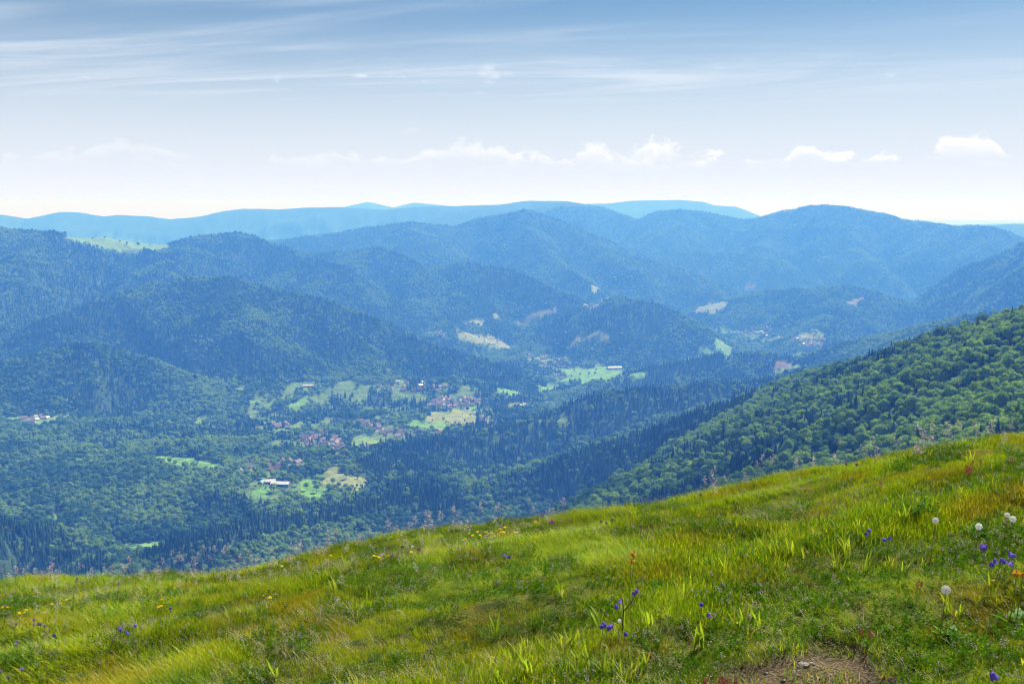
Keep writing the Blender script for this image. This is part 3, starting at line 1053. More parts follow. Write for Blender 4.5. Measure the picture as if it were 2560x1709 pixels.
BROADBLADE = [mpoly(p) for p in (
    [(1220, 1640), (1330, 1560), (1600, 1540), (1850, 1530), (1960, 1560), (1900, 1600), (1650, 1640), (1450, 1740), (1220, 1740)],
    [(2060, 1400), (2200, 1350), (2330, 1370), (2330, 1430), (2150, 1460)],
    [(2330, 1500), (2600, 1430), (2600, 1640), (2420, 1640)],
    [(1800, 1420), (1950, 1370), (2050, 1390), (1950, 1450)],
    [(1000, 1560), (1080, 1530), (1150, 1540), (1080, 1590)])]


def in_any(polys, x, y, fuzz=.25, seed=91):
    jx = x + fuzz * 2 * (fbm(x * 1.7, y * 1.7, seed, 3) - .5)
    jy = y + fuzz * 2 * (fbm(x * 1.7 + 9, y * 1.7, seed + 3, 3) - .5)
    m = np.zeros(x.shape, bool)
    for P in polys:
        m |= inside(P, jx, jy)
    return m


def heath_amount(x, y):
    n = fbm(x * .9 + 5, y * 1.3, 93, 3)
    step = sstep(.15, .85, -np.sin(terrace_phase(x, y))) * sstep(.40, .56, fbm(x * .7 + 8, y * .7, 137, 3)) * .85
    return np.where(in_any(HEATH, x, y), 1.0, np.maximum(step, np.maximum(sstep(.56, .68, n) * .8, sstep(.54, .63, fbm(x * 2.6, y * 3.4, 131, 3)) * .8)))


def meadow_z(x, y):
    z = meadow_height(x, y)
    return z - .05 * in_any(SOIL, x, y, .12) + .015 * heath_amount(x, y)


def build_meadow():
    xs = np.arange(-17, 23, .09)
    ys = np.concatenate([np.arange(-6, 2, .25), np.arange(2, 13, .08), np.arange(13, 27, .35)])
    X, Y = np.meshgrid(xs, ys, indexing='ij')
    Z = meadow_z(X, Y)
    Z += .03 * (fbm(X * 5, Y * 5, 95, 3) - .5)
    edge = np.maximum(np.maximum(sstep(-15, -17, X), sstep(21, 23, X)), np.maximum(sstep(24, 27, Y), sstep(-4, -6, Y)))
    Z -= edge * .6
    n, m = X.shape
    I, J = np.meshgrid(np.arange(n - 1), np.arange(m - 1), indexing='ij')
    Fc = np.stack([I * m + J, (I + 1) * m + J, (I + 1) * m + J + 1, I * m + J + 1], -1).reshape(-1, 4)
    me = mesh_from('meadow', np.stack([X, Y, Z], -1).reshape(-1, 3), Fc)
    soil = in_any(SOIL, X.ravel(), Y.ravel(), .12).astype(np.float32)
    a = me.attributes.new('soil', 'FLOAT', 'POINT')
    a.data.foreach_set('value', soil)
    mat, nt, b = principled('turf', rough=.95, spec=.05)
    geo = nt.nodes.new('ShaderNodeNewGeometry')
    at = nt.nodes.new('ShaderNodeAttribute')
    at.attribute_name = 'soil'
    n1 = add_noise(nt, geo.outputs['Position'], 9, 6, .65)
    n2 = add_noise(nt, geo.outputs['Position'], 60, 4, .6)
    n3 = add_noise(nt, geo.outputs['Position'], 1.3, 4, .6)
    turf = add_mix(nt, (.030, .045, .008), (.10, .115, .020), add_ramp(nt, n1, .35, .7))
    turf = add_mix(nt, turf, (.14, .09, .03), add_ramp(nt, n3, .5, .72, 0, .55))
    dirt = add_mix(nt, (.070, .048, .028), (.165, .120, .075), add_ramp(nt, n2, .35, .7))
    dirt = add_mix(nt, dirt, (.07, .05, .03), add_ramp(nt, n1, .5, .75, 0, .8))
    nt.links.new(add_mix(nt, turf, dirt, at.outputs['Fac']), b.inputs['Base Color'])
    bump = nt.nodes.new('ShaderNodeBump')
    bump.inputs['Strength'].default_value = 1
    bump.inputs['Distance'].default_value = .02
    nt.links.new(n2, bump.inputs['Height'])
    nt.links.new(bump.outputs[0], b.inputs['Normal'])
    return link('meadow', me, mat, kind='structure')


build_meadow()


def blade_material(name, cols, transl=.45, gloss=.012, patch=.9, patchcol=None):
    """grass colour from each blade's own tone, drifting in patches over the hill"""
    m = bpy.data.materials.new(name)
    m.use_nodes = True
    nt = m.node_tree
    nt.nodes.clear()
    out = nt.nodes.new('ShaderNodeOutputMaterial')
    at = nt.nodes.new('ShaderNodeAttribute')
    at.attribute_name = 'tone'
    oi = nt.nodes.new('ShaderNodeObjectInfo')
    cr = nt.nodes.new('ShaderNodeValToRGB')
    el = cr.color_ramp.elements
    while len(el) < len(cols):
        el.new(.5)
    for e, (p, c) in zip(el, cols):
        e.position = p
        e.color = (*c, 1)
    nt.links.new(at.outputs['Fac'], cr.inputs[0])
    c = cr.outputs[0]
    if patchcol is not None:
        n = add_noise(nt, oi.outputs['Location'], patch, 4, .6)
        c = add_mix(nt, c, patchcol[0], add_ramp(nt, n, .50, .66, 0, .6))
        n = add_noise(nt, oi.outputs['Location'], patch * 1.9, 3, .6)
        c = add_mix(nt, c, patchcol[1], add_ramp(nt, n, .49, .68, 0, .7))
        n = add_noise(nt, oi.outputs['Location'], patch * 3.1, 4, .65)
        c = add_mix(nt, c, (.045, .155, .002), add_ramp(nt, n, .50, .66, 0, .75))
    c = add_mix(nt, c, (.62, .62, .62), add_ramp(nt, oi.outputs['Random'], 0, 1, 0, .7), 'MULTIPLY')
    d = nt.nodes.new('ShaderNodeBsdfDiffuse')
    t = nt.nodes.new('ShaderNodeBsdfTranslucent')
    g = nt.nodes.new('ShaderNodeBsdfGlossy')
    g.inputs['Roughness'].default_value = .45
    ms, mg = nt.nodes.new('ShaderNodeMixShader'), nt.nodes.new('ShaderNodeMixShader')
    ms.inputs[0].default_value = transl
    mg.inputs[0].default_value = gloss
    nt.links.new(c, d.inputs['Color'])
    nt.links.new(c, t.inputs['Color'])
    nt.links.new(d.outputs[0], ms.inputs[1])
    nt.links.new(t.outputs[0], ms.inputs[2])
    nt.links.new(ms.outputs[0], mg.inputs[1])
    nt.links.new(g.outputs[0], mg.inputs[2])
    nt.links.new(mg.outputs[0], out.inputs['Surface'])
    return m


MAT_GRASS = blade_material('grass', [(0, (.10, .24, .002)), (.45, (.29, .43, .002)), (.8, (.52, .56, .004)), (1, (.60, .44, .05))], .5, .006,
                           .55, ((.46, .46, .003), (.33, .22, .010)))
MAT_BRIGHT = blade_material('bright_grass', [(0, (.25, .38, .012)), (.7, (.42, .50, .02)), (1, (.52, .36, .04))], .5, .02)
MAT_STRAW = blade_material('straw', [(0, (.38, .30, .14)), (1, (.58, .50, .33))], .35, .01)
MAT_HEATHLEAF = blade_material('heath_leaves', [(0, (.035, .10, .006)), (.6, (.11, .25, .007)), (1, (.20, .36, .010))], .4, .01)
MAT_PINK = blade_material('heath_flowers', [(0, (.58, .30, .46)), (1, (.78, .56, .62))], .35, .02)
MAT_HERB = blade_material('herb_leaves', [(0, (.035, .13, .008)), (1, (.09, .23, .015))], .3, .01)


class Tuft:
    def __init__(self):
        self.v, self.f, self.t, self.m = [], [], [], []

    def strip(self, pts, width, side, tone, mat=0):
        """tapered blade along pts; side is the blade's width direction"""
        n = len(pts)
        s = Vector(side).normalized()
        i = len(self.v)
        for k, p in enumerate(pts[:-1]):
            w = width * (.75 + .5 * math.sin(math.pi * min(1, (k + .4) / n))) * .5
            self.v += [tuple(Vector(p) - s * w), tuple(Vector(p) + s * w)]
            self.t += [tone, tone]
        self.v.append(tuple(pts[-1]))
        self.t.append(min(1, tone + .08))
        for k in range(n - 2):
            a = i + 2 * k
            self.f.append((a, a + 1, a + 3, a + 2))
            self.m.append(mat)
        a = i + 2 * (n - 2)
        self.f.append((a, a + 1, i + 2 * (n - 1)))
        self.m.append(mat)

    def blade(self, x, y, az, length, lean, curl, width, tone, segs=4, mat=0):
        d = Vector((math.cos(az), math.sin(az), 0))
        p = Vector((x, y, -.01))
        th = lean
        pts = [p.copy()]
        for k in range(segs):
            p = p + (d * math.sin(th) + Vector((0, 0, math.cos(th)))) * (length / segs)
            pts.append(p.copy())
            th += curl / segs
        self.strip(pts, width, (-d.y, d.x, 0), tone, mat)

    def leaf(self, c, nrm, along, ln, wd, tone, mat=0):
        nrm, along = Vector(nrm).normalized(), Vector(along)
        along = (along - nrm * along.dot(nrm))
        along = along.normalized() if along.length > 1e-6 else nrm.orthogonal()
        s = nrm.cross(along)
        i = len(self.v)
        c = Vector(c)
        self.v += [tuple(c), tuple(c + along * ln * .5 + s * wd * .5 + nrm * wd * .1), tuple(c + along * ln), tuple(c + along * ln * .5 - s * wd * .5 + nrm * wd * .1)]
        self.t += [tone] * 4
        self.f.append((i, i + 1, i + 2, i + 3))
        self.m.append(mat)

    def tube(self, pts, radii, tone, mat=0, sides=4):
        v, f = tube(pts, radii, sides)
        o = len(self.v)
        self.v += v
        self.t += [tone] * len(v)
        self.f += [tuple(i + o for i in q) for q in f]
        self.m += [mat] * len(f)

    def mesh(self, name, mats):
        me = bpy.data.meshes.new(name)
        me.from_pydata(self.v, [], self.f)
        me.update()
        tone_attr(me, self.t)
        for m in mats:
            me.materials.append(m)
        me.polygons.foreach_set('material_index', np.array(self.m, np.int32))
        return me


def fescue(seed, laid):
    rg = random.Random(seed)
    t = Tuft()
    for k in range(46):
        a, r = rg.uniform(0, 6.28), .075 * math.sqrt(rg.random())
        if laid:
            az, lean, curl = rg.gauss(0, .7), rg.uniform(.45, 1.1), rg.uniform(.5, 1.1)
            ln = rg.uniform(.055, .12)
        else:
            az, lean, curl = rg.uniform(0, 6.28), abs(rg.gauss(.25, .25)), rg.uniform(.2, 1.2)
            ln = rg.uniform(.03, .085)
        t.blade(r * math.cos(a), r * math.sin(a), az, ln, lean, curl, rg.uniform(.0013, .0027), min(1, max(0, rg.gauss(.42, .33))), 3)
    return t.mesh('grass_tuft', [MAT_GRASS])


def broadblades(seed):
    rg = random.Random(seed)
    t = Tuft()
    for k in range(7):
        a, r = rg.uniform(0, 6.28), .03 * rg.random()
        t.blade(r * math.cos(a), r * math.sin(a), rg.uniform(0, 6.28), rg.uniform(.09, .19), rg.uniform(.05, .45), rg.uniform(.1, .9), rg.uniform(.006, .010), min(1, max(0, rg.gauss(.45, .3))), 4)
    return t.mesh('broad_blades', [MAT_BRIGHT])


def dry_stems(seed):
    rg = random.Random(seed)
    t = Tuft()
    for k in range(5):
        a, r = rg.uniform(0, 6.28), .09 * rg.random()
        x, y = r * math.cos(a), r * math.sin(a)
        az, ln, lean, curl = rg.gauss(0, .7), rg.uniform(.06, .13), rg.uniform(.2, .8), rg.uniform(.3, 1.0)
        t.blade(x, y, az, ln, lean, curl, .002, rg.random(), 4)
        d = Vector((math.cos(az), math.sin(az), 0))
        th, p = lean, Vector((x, y, 0))
        for s in range(4):
            p = p + (d * math.sin(th) + Vector((0, 0, math.cos(th)))) * ln / 4
            th += curl / 4
        for s in range(7):
            q = p + Vector((rg.gauss(0, .014), rg.gauss(0, .014), rg.gauss(0, .012)))
            t.leaf(q, (rg.gauss(0, 1), rg.gauss(0, 1), rg.gauss(0, 1)), (d.x, d.y, .3), .009, .004, rg.random())
    return t.mesh('dry_stems', [MAT_STRAW])


def heather(seed, flowers=True):
    rg = random.Random(seed)
    t = Tuft()
    for k in range(13):
        a, r = rg.uniform(0, 6.28), .085 * math.sqrt(rg.random())
        x, y = r * math.cos(a), r * math.sin(a)
        h = rg.uniform(.05, .10)
        lx, ly = math.cos(a) * h * .35 + rg.gauss(0, .01), math.sin(a) * h * .35 + rg.gauss(0, .01)
        bloom = flowers and rg.random() < .20
        for s in range(19):
            f = rg.uniform(.25, 1)
            c = (x + lx * f, y + ly * f, h * f)
            az = rg.uniform(0, 6.28)
            t.leaf(c, (math.cos(az), math.sin(az), rg.uniform(-.2, 1)), (-math.sin(az), math.cos(az), .9), rg.uniform(.010, .018), rg.uniform(.004, .007), min(1, f * rg.uniform(.3, 1.1)))
        if bloom:
            for s in range(9):
                f = rg.uniform(.72, 1.06)
                az = rg.uniform(0, 6.28)
                c = (x + lx * f + .004 * math.cos(az), y + ly * f + .004 * math.sin(az), h * f)
                t.leaf(c, (math.cos(az + 1.5), math.sin(az + 1.5), .3), (math.cos(az), math.sin(az), .4), .0085, .0065, rg.random(), 1)
    return t.mesh('heather', [MAT_HEATHLEAF, MAT_PINK])


def bilberry(seed):
    rg = random.Random(seed)
    t = Tuft()
    for k in range(110):
        a, r = rg.uniform(0, 6.28), .095 * math.sqrt(rg.random())
        z = rg.uniform(.15, 1) * .085 * (1 - (r / .13) ** 2)
        t.leaf((r * math.cos(a), r * math.sin(a), z), (rg.gauss(0, .6), rg.gauss(0, .6), 1), (rg.gauss(0, 1), rg.gauss(0, 1), .5), rg.uniform(.012, .022), rg.uniform(.006, .010), min(1, z / .085 * rg.uniform(.4, 1.2)))
    return t.mesh('bilberry', [MAT_HEATHLEAF])


def meadow_points(density, seed, y0=2.6):
    rg = np.random.default_rng(seed)
    ymax, w = 13.2, 10.5
    n = int(density * (ymax - y0) * 2 * w)
    x, y = rg.uniform(-w, w, n), rg.uniform(y0, ymax, n)
    m = np.abs(x) < y * .66 + .9
    x, y = x[m], y[m]
    return x, y, rg


def plant_meadow():
    wind = math.radians(172)
    # fine grass
    x, y, rg = meadow_points(520, 101)
    he = heath_amount(x, y)
    soil = in_any(SOIL, x, y, .12)
    hump = fbm(x * .8, y * 1.1, 97, 3)
    keep = rg.uniform(size=len(x)) < np.where(soil, .14, 1 - .72 * he)
    x, y, hump = x[keep], y[keep], hump[keep]
    laid = sstep(.50, .66, fbm(x * .5 + 2, y * .9, 99, 3)) * .75 > rg.uniform(size=len(x))
    idx = np.where(laid, rg.integers(4, 8, len(x)), rg.integers(0, 4, len(x)))
    rot = np.where(laid, wind + 1.4 * (fbm(x * .7, y * .7, 103, 2) - .5) + rg.normal(size=len(x)) * .5, rg.uniform(0, 6.28, len(x)))
    s = (.62 + .8 * sstep(.3, .7, hump)) * rg.uniform(.75, 1.2, len(x))
    scatter('grass', np.stack([x, y, meadow_z(x, y) - .006], 1), s, rot, idx, [fescue(201 + k, False) for k in range(4)] + [fescue(211 + k, True) for k in range(4)],
            kind='stuff', label='fine green and yellow grass covering the mountain meadow', category='grass')
    # straw and dry seed stems
    x, y, rg = meadow_points(60, 107)
    p = sstep(.46, .66, fbm(x * .8, y * 1.2 + 4, 109, 3)) * np.where(x < 1, 1.0, .45)
    p = np.where(in_any(SOIL, x, y, .3), .6, p)
    k = rg.uniform(size=len(x)) < p
    x, y = x[k], y[k]
    scatter('dry_grass', np.stack([x, y, meadow_z(x, y)], 1), rg.uniform(.7, 1.2, len(x)), wind + rg.normal(size=len(x)) * 1.2, rg.integers(0, 4, len(x)), [dry_stems(221 + k) for k in range(4)],
            kind='stuff', label='pale dry grass stems and seed heads among the meadow grass', category='grass')
    # heather and bilberry cushions
    x, y, rg = meadow_points(120, 113)
    he = heath_amount(x, y)
    k = (rg.uniform(size=len(x)) < he * .95) & ~in_any(SOIL, x, y, .12)
    x, y, he = x[k], y[k], he[k]
    n = fbm(x * 1.8, y * 2.2, 117, 3)
    idx = np.where(n > .47, rg.integers(0, 3, len(x)), np.where(rg.uniform(size=len(x)) < .5, 3, rg.integers(4, 6, len(x))))
    s = rg.uniform(.65, 1.05, len(x)) * (.75 + .3 * he)
    scatter('heather_cushions', np.stack([x, y, meadow_z(x, y) - .01], 1), s, rg.uniform(0, 6.28, len(x)), idx,
            [heather(231), heather(232), heather(233), heather(234, False), bilberry(235), bilberry(236)],
            kind='stuff', label='low heather and bilberry cushions dotted with pink blossom', category='heather')
    # broad bright blades
    x, y, rg = meadow_points(90, 119)
    inz = in_any(BROADBLADE, x, y, .3)
    cl = fbm(x * 2.4, y * 2.4, 121, 2)
    p = np.where(inz, sstep(.40, .58, cl) * .8, .03 * sstep(.5, .7, cl))
    k = (rg.uniform(size=len(x)) < p) & ~in_any(SOIL, x, y, .05)
    x, y = x[k], y[k]
    scatter('broad_grass', np.stack([x, y, meadow_z(x, y)], 1), rg.uniform(.75, 1.3, len(x)), rg.uniform(0, 6.28, len(x)), rg.integers(0, 4, len(x)), [broadblades(241 + k) for k in range(4)],
            kind='stuff', label='bright yellow-green broad grass blades standing in the heather', category='grass')


plant_meadow()

# ------------------------------------------------------------------ helpers for things
def thing(name, label, category, loc, rotz=0.0, scale=1.0, group=None):
    o = bpy.data.objects.new(name, None)
    o.empty_display_size = .1
    scene.collection.objects.link(o)
    o.location = loc
    o.rotation_euler = (0, 0, rotz)
    o.scale = (scale,) * 3 if isinstance(scale, (int, float)) else scale
    o['label'], o['category'] = label, category
    if group:
        o['group'] = group
    return o


def part(name, me, parent):
    o = bpy.data.objects.new(name, me)
    scene.collection.objects.link(o)
    o.parent = parent
    return o


def flat_mesh(name, V, Fc, mats, midx=None):
    me = bpy.data.meshes.new(name)
    me.from_pydata([tuple(v) for v in V], [], Fc)
    for m in (mats if isinstance(mats, (list, tuple)) else [mats]):
        me.materials.append(m)
    if midx is not None:
        me.polygons.foreach_set('material_index', np.array(midx, np.int32))
    me.update()
    return me


# ------------------------------------------------------------------ houses
def weathered(name, color, rough=.85, scale=1.2, spec=.2):
    m, nt, b = principled(name, color, rough, spec)
    geo = nt.nodes.new('ShaderNodeNewGeometry')
    n = add_noise(nt, geo.outputs['Position'], scale, 4, .6)
    nt.links.new(add_mix(nt, color, tuple(c * .62 for c in color), add_ramp(nt, n, .35, .7)), b.inputs['Base Color'])
    return m


MAT_WALLS = [weathered('render_white', (.62, .58, .52)), weathered('render_cream', (.52, .44, .33)), weathered('render_grey', (.38, .36, .34)), weathered('timber', (.20, .14, .10))]
MAT_ROOFS = [weathered('tile_red', (.20, .13, .11)), weathered('tile_brown', (.18, .125, .105)), weathered('tile_rose', (.25, .19, .17)), weathered('slate', (.20, .19, .20)), weathered('sheet_metal', (.52, .52, .53), .45, .3, .5)]
MAT_GLASS, _, _ = principled('window_glass', (.03, .04, .05), .15, .5)
MAT_GREENSHEET = weathered('green_sheet', (.22, .42, .36), .6)


def gable_house(L_, W, H, R, wallm, roofm, chimney=True, windows=True):
    """wall, roof, chimney and window meshes of a gabled house, base at the ground"""
    l, w = L_ / 2, W / 2
    wallV = [(-l, -w, -2), (l, -w, -2), (l, w, -2), (-l, w, -2), (-l, -w, H), (l, -w, H), (l, w, H), (-l, w, H), (-l, 0, H + R), (l, 0, H + R)]
    wallF = [(0, 1, 5, 4), (2, 3, 7, 6), (1, 2, 6, 9, 5), (3, 0, 4, 8, 7)]
    wall = flat_mesh('wall', wallV, wallF, wallm)
    e, th = .6, .28
    k = R / w
    rv = []
    for sgn in (-1, 1):
        for x in (-l - e, l + e):
            for up in (0, th):
                rv += [(x, sgn * (w + e), H - k * e + up + .05), (x, 0, H + R + up + .05)]
    rf = []
    for o in (0, 8):
        rf += [(o, o + 1, o + 5, o + 4), (o + 2, o + 6, o + 7, o + 3), (o, o + 4, o + 6, o + 2), (o, o + 2, o + 3, o + 1), (o + 4, o + 5, o + 7, o + 6)]
    roof = flat_mesh('roof', rv, rf, roofm)
    ch = None
    if chimney:
        x, y, s = l * .4, w * .3, .45
        z0, z1 = H + R * .5, H + R + 1.1
        ch = flat_mesh('chimney', [(x + a * s, y + b * s, z) for z in (z0, z1) for a, b in ((-1, -1), (1, -1), (1, 1), (-1, 1))],
                       [(4, 5, 6, 7), (0, 1, 5, 4), (1, 2, 6, 5), (2, 3, 7, 6), (3, 0, 4, 7)], MAT_ROOFS[1])
    return wall, roof, ch


def window_mesh():
    V = [(x, y, z) for y in (0, -.12) for x, z in ((-.55, -.7), (.55, -.7), (.55, .7), (-.55, .7))]
    return flat_mesh('window', V, [(4, 5, 6, 7), (0, 1, 5, 4), (1, 2, 6, 5), (2, 3, 7, 6), (3, 0, 4, 7)], MAT_GLASS)


WINDOW = window_mesh()
_dims = [(12, 9, 4.6, 3.6), (14, 9.5, 5.2, 4.0), (10, 8.5, 4.2, 3.4), (18, 10, 5.0, 4.2), (11, 9, 5.5, 3.8), (15, 11, 4.0, 4.2)]
_looks = [(0, 0, 'white', 'red tiled'), (1, 1, 'cream', 'brown tiled'), (0, 2, 'white', 'rose tiled'), (2, 0, 'grey', 'red tiled'), (1, 2, 'cream', 'rose tiled'), (3, 3, 'dark timber', 'slate'), (0, 1, 'white', 'brown tiled'), (0, 4, 'white', 'bright metal')]
_house_cache = {}


def house(px, py, look, dims, place, rotz, near=True, scale=1.0):
    scale *= 1.12
    key = (look, dims)
    if key not in _house_cache:
        w_, r_, _, _ = _looks[look]
        _house_cache[key] = gable_house(*_dims[dims], MAT_WALLS[w_], MAT_ROOFS[r_])
    wall, roof, ch = _house_cache[key]
    x, y, z = hit(px, py)
    _, _, wn, rn = _looks[look]
    o = thing('house', '%s house with %s roof %s' % (wn, rn, place), 'house', (x, y, z), rotz, scale, 'houses ' + place)
    part('wall', wall, o)
    rf = part('roof', roof, o)
    if near:
        part('chimney', ch, rf)
        L_, W, H, R = _dims[dims]
        for kx in (-.3, .3):
            for sgn in (-1, 1):
                q = part('window', WINDOW, o)
                q.location = (kx * L_, sgn * (W / 2 + .01), H * .62)
                q.rotation_euler = (0, 0, 0 if sgn < 0 else math.pi)
    KEEP_OUT.append((x, y, 8.5 * scale))
    f = 1 - 22 / math.hypot(x, y)
    KEEP_OUT.append((x * f, y * f, 9.5 * scale))
    return o


def villages():
    rg = random.Random(17)

    def cluster(poly, n, place, near, gap, scale=1.0, looks=(0, 1, 2, 3, 4, 6, 0, 2, 5)):
        P = np.array(poly)
        lo, hi = P.min(0), P.max(0)
        got = []
        tries = 0
        while len(got) < n and tries < 4000:
            tries += 1
            px, py = rg.uniform(lo[0], hi[0]), rg.uniform(lo[1], hi[1])
            if not inside(P, np.array([px]), np.array([py]))[0]:
                continue
            if any(abs(px - a) < gap and abs(py - b) < gap * .5 for a, b in got):
                continue
            got.append((px, py))
            house(px, py, rg.choice(looks), rg.randrange(6), place, rg.choice((.2, .5, 1.2, 1.75, -.35)) + rg.uniform(-.2, .2), near, scale)

    cluster(c5((0, 790), (200, 785), (440, 800), (430, 850), (330, 860), (160, 880), (0, 895)), 22, 'in the hamlet above the three farm barns', True, 12)
    cluster(c5((450, 620), (600, 585), (700, 640), (790, 690), (780, 770), (700, 775), (600, 720), (500, 690)), 34, 'in the village at the foot of the spruce ridge', True, 12)
    cluster(c5((850, 515), (950, 515), (1100, 570), (1080, 630), (1000, 600), (900, 560)), 14, 'in the row of houses uphill of the orchard', True, 11)
    cluster(c5((1110, 590), (1480, 580), (1460, 605), (1150, 635)), 9, 'below the long mown field', True, 9)
    cluster(c5((860, 700), (960, 695), (960, 715), (865, 720)), 4, 'by the orchard slope', True, 9)
    cluster(c5((1370, 400), (1480, 335), (1640, 335), (1770, 360), (1740, 390), (1640, 400), (1500, 430)), 32, 'in the hilltop village beside the tan field', True, 9)
    cluster(c5((1740, 480), (1780, 475), (1900, 515), (1890, 525), (1760, 520)), 6, 'along the road below the hilltop village', True, 8)
    cluster(c5((230, 530), (330, 515), (400, 570), (250, 560)), 8, 'in the clearing among the woods', True, 8)
    cluster(c5((1030, 210), (1500, 215), (1520, 290), (1330, 300), (1000, 300)), 18, 'scattered in the trees under the pine edge', True, 14, looks=(0, 2, 7, 1, 7))
    cluster(c2((1130, 1180), (1300, 1195), (1560, 1215), (1570, 1290), (1470, 1290), (1540, 1360), (1490, 1365), (1400, 1290), (1200, 1240)), 55, 'in the valley town beside the green field', False, 7, .95)
    cluster(c2((640, 1040), (740, 1040), (760, 1075), (680, 1075)), 8, 'between the two far valley fields', False, 5)
    cluster(c3((380, 1035), (450, 1010), (620, 1000), (640, 1070), (480, 1060), (400, 1080)), 26, 'in the far village by the winding meadow', False, 5, 1.0, (0, 2, 7, 1))
    cluster(c3((640, 1070), (820, 1080), (1000, 1090), (960, 1135), (880, 1150), (810, 1120)), 26, 'in the far village under the wooded hill', False, 5, 1.0, (0, 2, 7, 4))
    cluster(c4((150, 345), (360, 325), (330, 360), (180, 385)), 9, 'in the narrow clearing at the hill foot', True, 9, .9, (0, 2, 7, 1))

    # farm buildings
    def barn(name, px, py, L_, W, H, R, wallm, roofm, rotz, label, group=None):
        w_, r_, _ = gable_house(L_, W, H, R, wallm, roofm, False)
        x, y, z = hit(px, py)
        o = thing(name, label, 'barn', (x, y, z), rotz, 1, group)
        part('wall', w_, o)
        part('roof', r_, o)
        d = flat_mesh('door', [(sx * 2.2, yy, zz) for yy in (-W / 2 - .02, -W / 2 - .15) for sx, zz in ((-1, 0), (1, 0), (1, 3.6), (-1, 3.6))],
                      [(4, 5, 6, 7), (0, 1, 5, 4), (1, 2, 6, 5), (2, 3, 7, 6), (3, 0, 4, 7)], MAT_GLASS)
        part('door', d, o)
        KEEP_OUT.append((x, y, L_ * .75))
        f = 1 - 30 / math.hypot(x, y)
        KEEP_OUT.append((x * f, y * f, L_ * .6))

    sheet = MAT_ROOFS[4]
    pale = weathered('fibre_cement', (.50, .46, .44), .8)
    barn('barn', 676, 1207, 20, 16, 5, 3, MAT_WALLS[3], pale, .15, 'square barn with pale roof beside the green round-roofed hangar')
    barn('barn', 702, 1212, 36, 18, 4.5, 3, MAT_WALLS[3], sheet, -.1, 'long low barn with bright grey roof in front of the hamlet')
    barn('barn', 771, 966, 36, 14, 4, 3.2, MAT_WALLS[3], sheet, .05, 'long barn with shining metal roof alone among the trees')
    barn('factory_hall', 1536, 921, 60, 34, 7, 3, MAT_WALLS[0], weathered('white_sheet', (.85, .85, .85), .5, .1), .1, 'large white industrial hall beside the valley field')
    barn('barn', 1104, 1000, 22, 12, 4, 3, MAT_WALLS[1], sheet, .2, 'farm shed with bright roof at the edge of the hilltop village')
    # round-roofed hangar
    V, Fc = [], []
    n = 10
    for x in (-9, 9):
        for k in range(n + 1):
            t = math.pi * k / n
            V.append((x, 5 * math.cos(t), 1.2 + 4.6 * math.sin(t)))
    for k in range(n):
        Fc.append((k, k + 1, n + 2 + k, n + 1 + k))
    roof = flat_mesh('roof', V, Fc, MAT_GREENSHEET)
    wall = flat_mesh('wall', V + [(-9, 5, -1.5), (-9, -5, -1.5), (9, 5, -1.5), (9, -5, -1.5)],
                     [tuple(range(n + 1)) + (2 * n + 3, 2 * n + 2), tuple(range(n + 1, 2 * n + 2)) + (2 * n + 5, 2 * n + 4), (0, n + 1, 2 * n + 4, 2 * n + 2), (n, 2 * n + 1, 2 * n + 5, 2 * n + 3)], MAT_WALLS[2])
    for v in wall.vertices:
        v.co *= .995
    x, y, z = hit(655, 1207)
    o = thing('hangar', 'small green round-roofed hangar beside the square pale-roofed barn', 'hangar', (x, y, z), 1.35)
    part('roof', roof, o)
    part('wall', wall, o)
    KEEP_OUT.append((x, y, 12))
    f = 1 - 30 / math.hypot(x, y)
    KEEP_OUT.append((x * f, y * f, 12))


villages()


def road(name, pts, width):
    P = [hit(px, py) for px, py in pts]
    Q = []
    for k in range(len(P) - 1):
        for s in range(6):
            t = s / 6
            Q.append((P[k][0] + (P[k + 1][0] - P[k][0]) * t, P[k][1] + (P[k + 1][1] - P[k][1]) * t))
    Q.append(P[-1][:2])
    V, Fc = [], []
    for k, (x, y) in enumerate(Q):
        x0, y0 = Q[max(0, k - 1)]
        x1, y1 = Q[min(len(Q) - 1, k + 1)]
        d = math.hypot(x1 - x0, y1 - y0) or 1
        nx, ny = -(y1 - y0) / d * width / 2, (x1 - x0) / d * width / 2
        z = max(float(height_at(x + nx, y + ny)), float(height_at(x - nx, y - ny)), float(height_at(x, y))) + .5
        V += [(x + nx, y + ny, z), (x - nx, y - ny, z)]
        KEEP_OUT.append((x, y, width * .5 + 5))
        f = 1 - 20 / math.hypot(x, y)
        KEEP_OUT.append((x * f, y * f, width * .5 + 6))
    for k in range(len(Q) - 1):
        Fc.append((2 * k, 2 * k + 1, 2 * k + 3, 2 * k + 2))
    link(name, flat_mesh(name, V, Fc, MAT_ROAD), kind='structure')


MAT_ROAD = weathered('asphalt', (.20, .19, .19), .9, .4)
road('road', c5((1660, 398), (1655, 420), (1700, 442), (1770, 465), (1810, 490), (1822, 535)), 7)
road('road', c5((660, 700), (680, 720), (690, 755)), 8)
road('road', c5((1000, 575), (1040, 600), (1100, 610)), 6)
road('path', c3((285, 1105), (300, 1140), (325, 1165), (345, 1185), (350, 1205)), 7)
road('path', c4((700, 555), (760, 567), (830, 578)), 5)
road('road', c2((1140, 1478), (1200, 1472), (1300, 1470)), 9)


# ------------------------------------------------------------------ trees that stand alone, and the nearest forest trees
def tree(kind, x, y, z, scale, rotz, label, group, k):
    o = thing('broadleaf_tree' if kind == 'b' else 'conifer_tree', label, 'tree', (x, y, z - .3), rotz, scale, group)
    part('crown', BROAD[k % 6] if kind == 'b' else CONIF[k % 4], o)
    part('trunk', BROAD_TRUNK[k % 2] if kind == 'b' else CONIF_TRUNK, o)
    return o


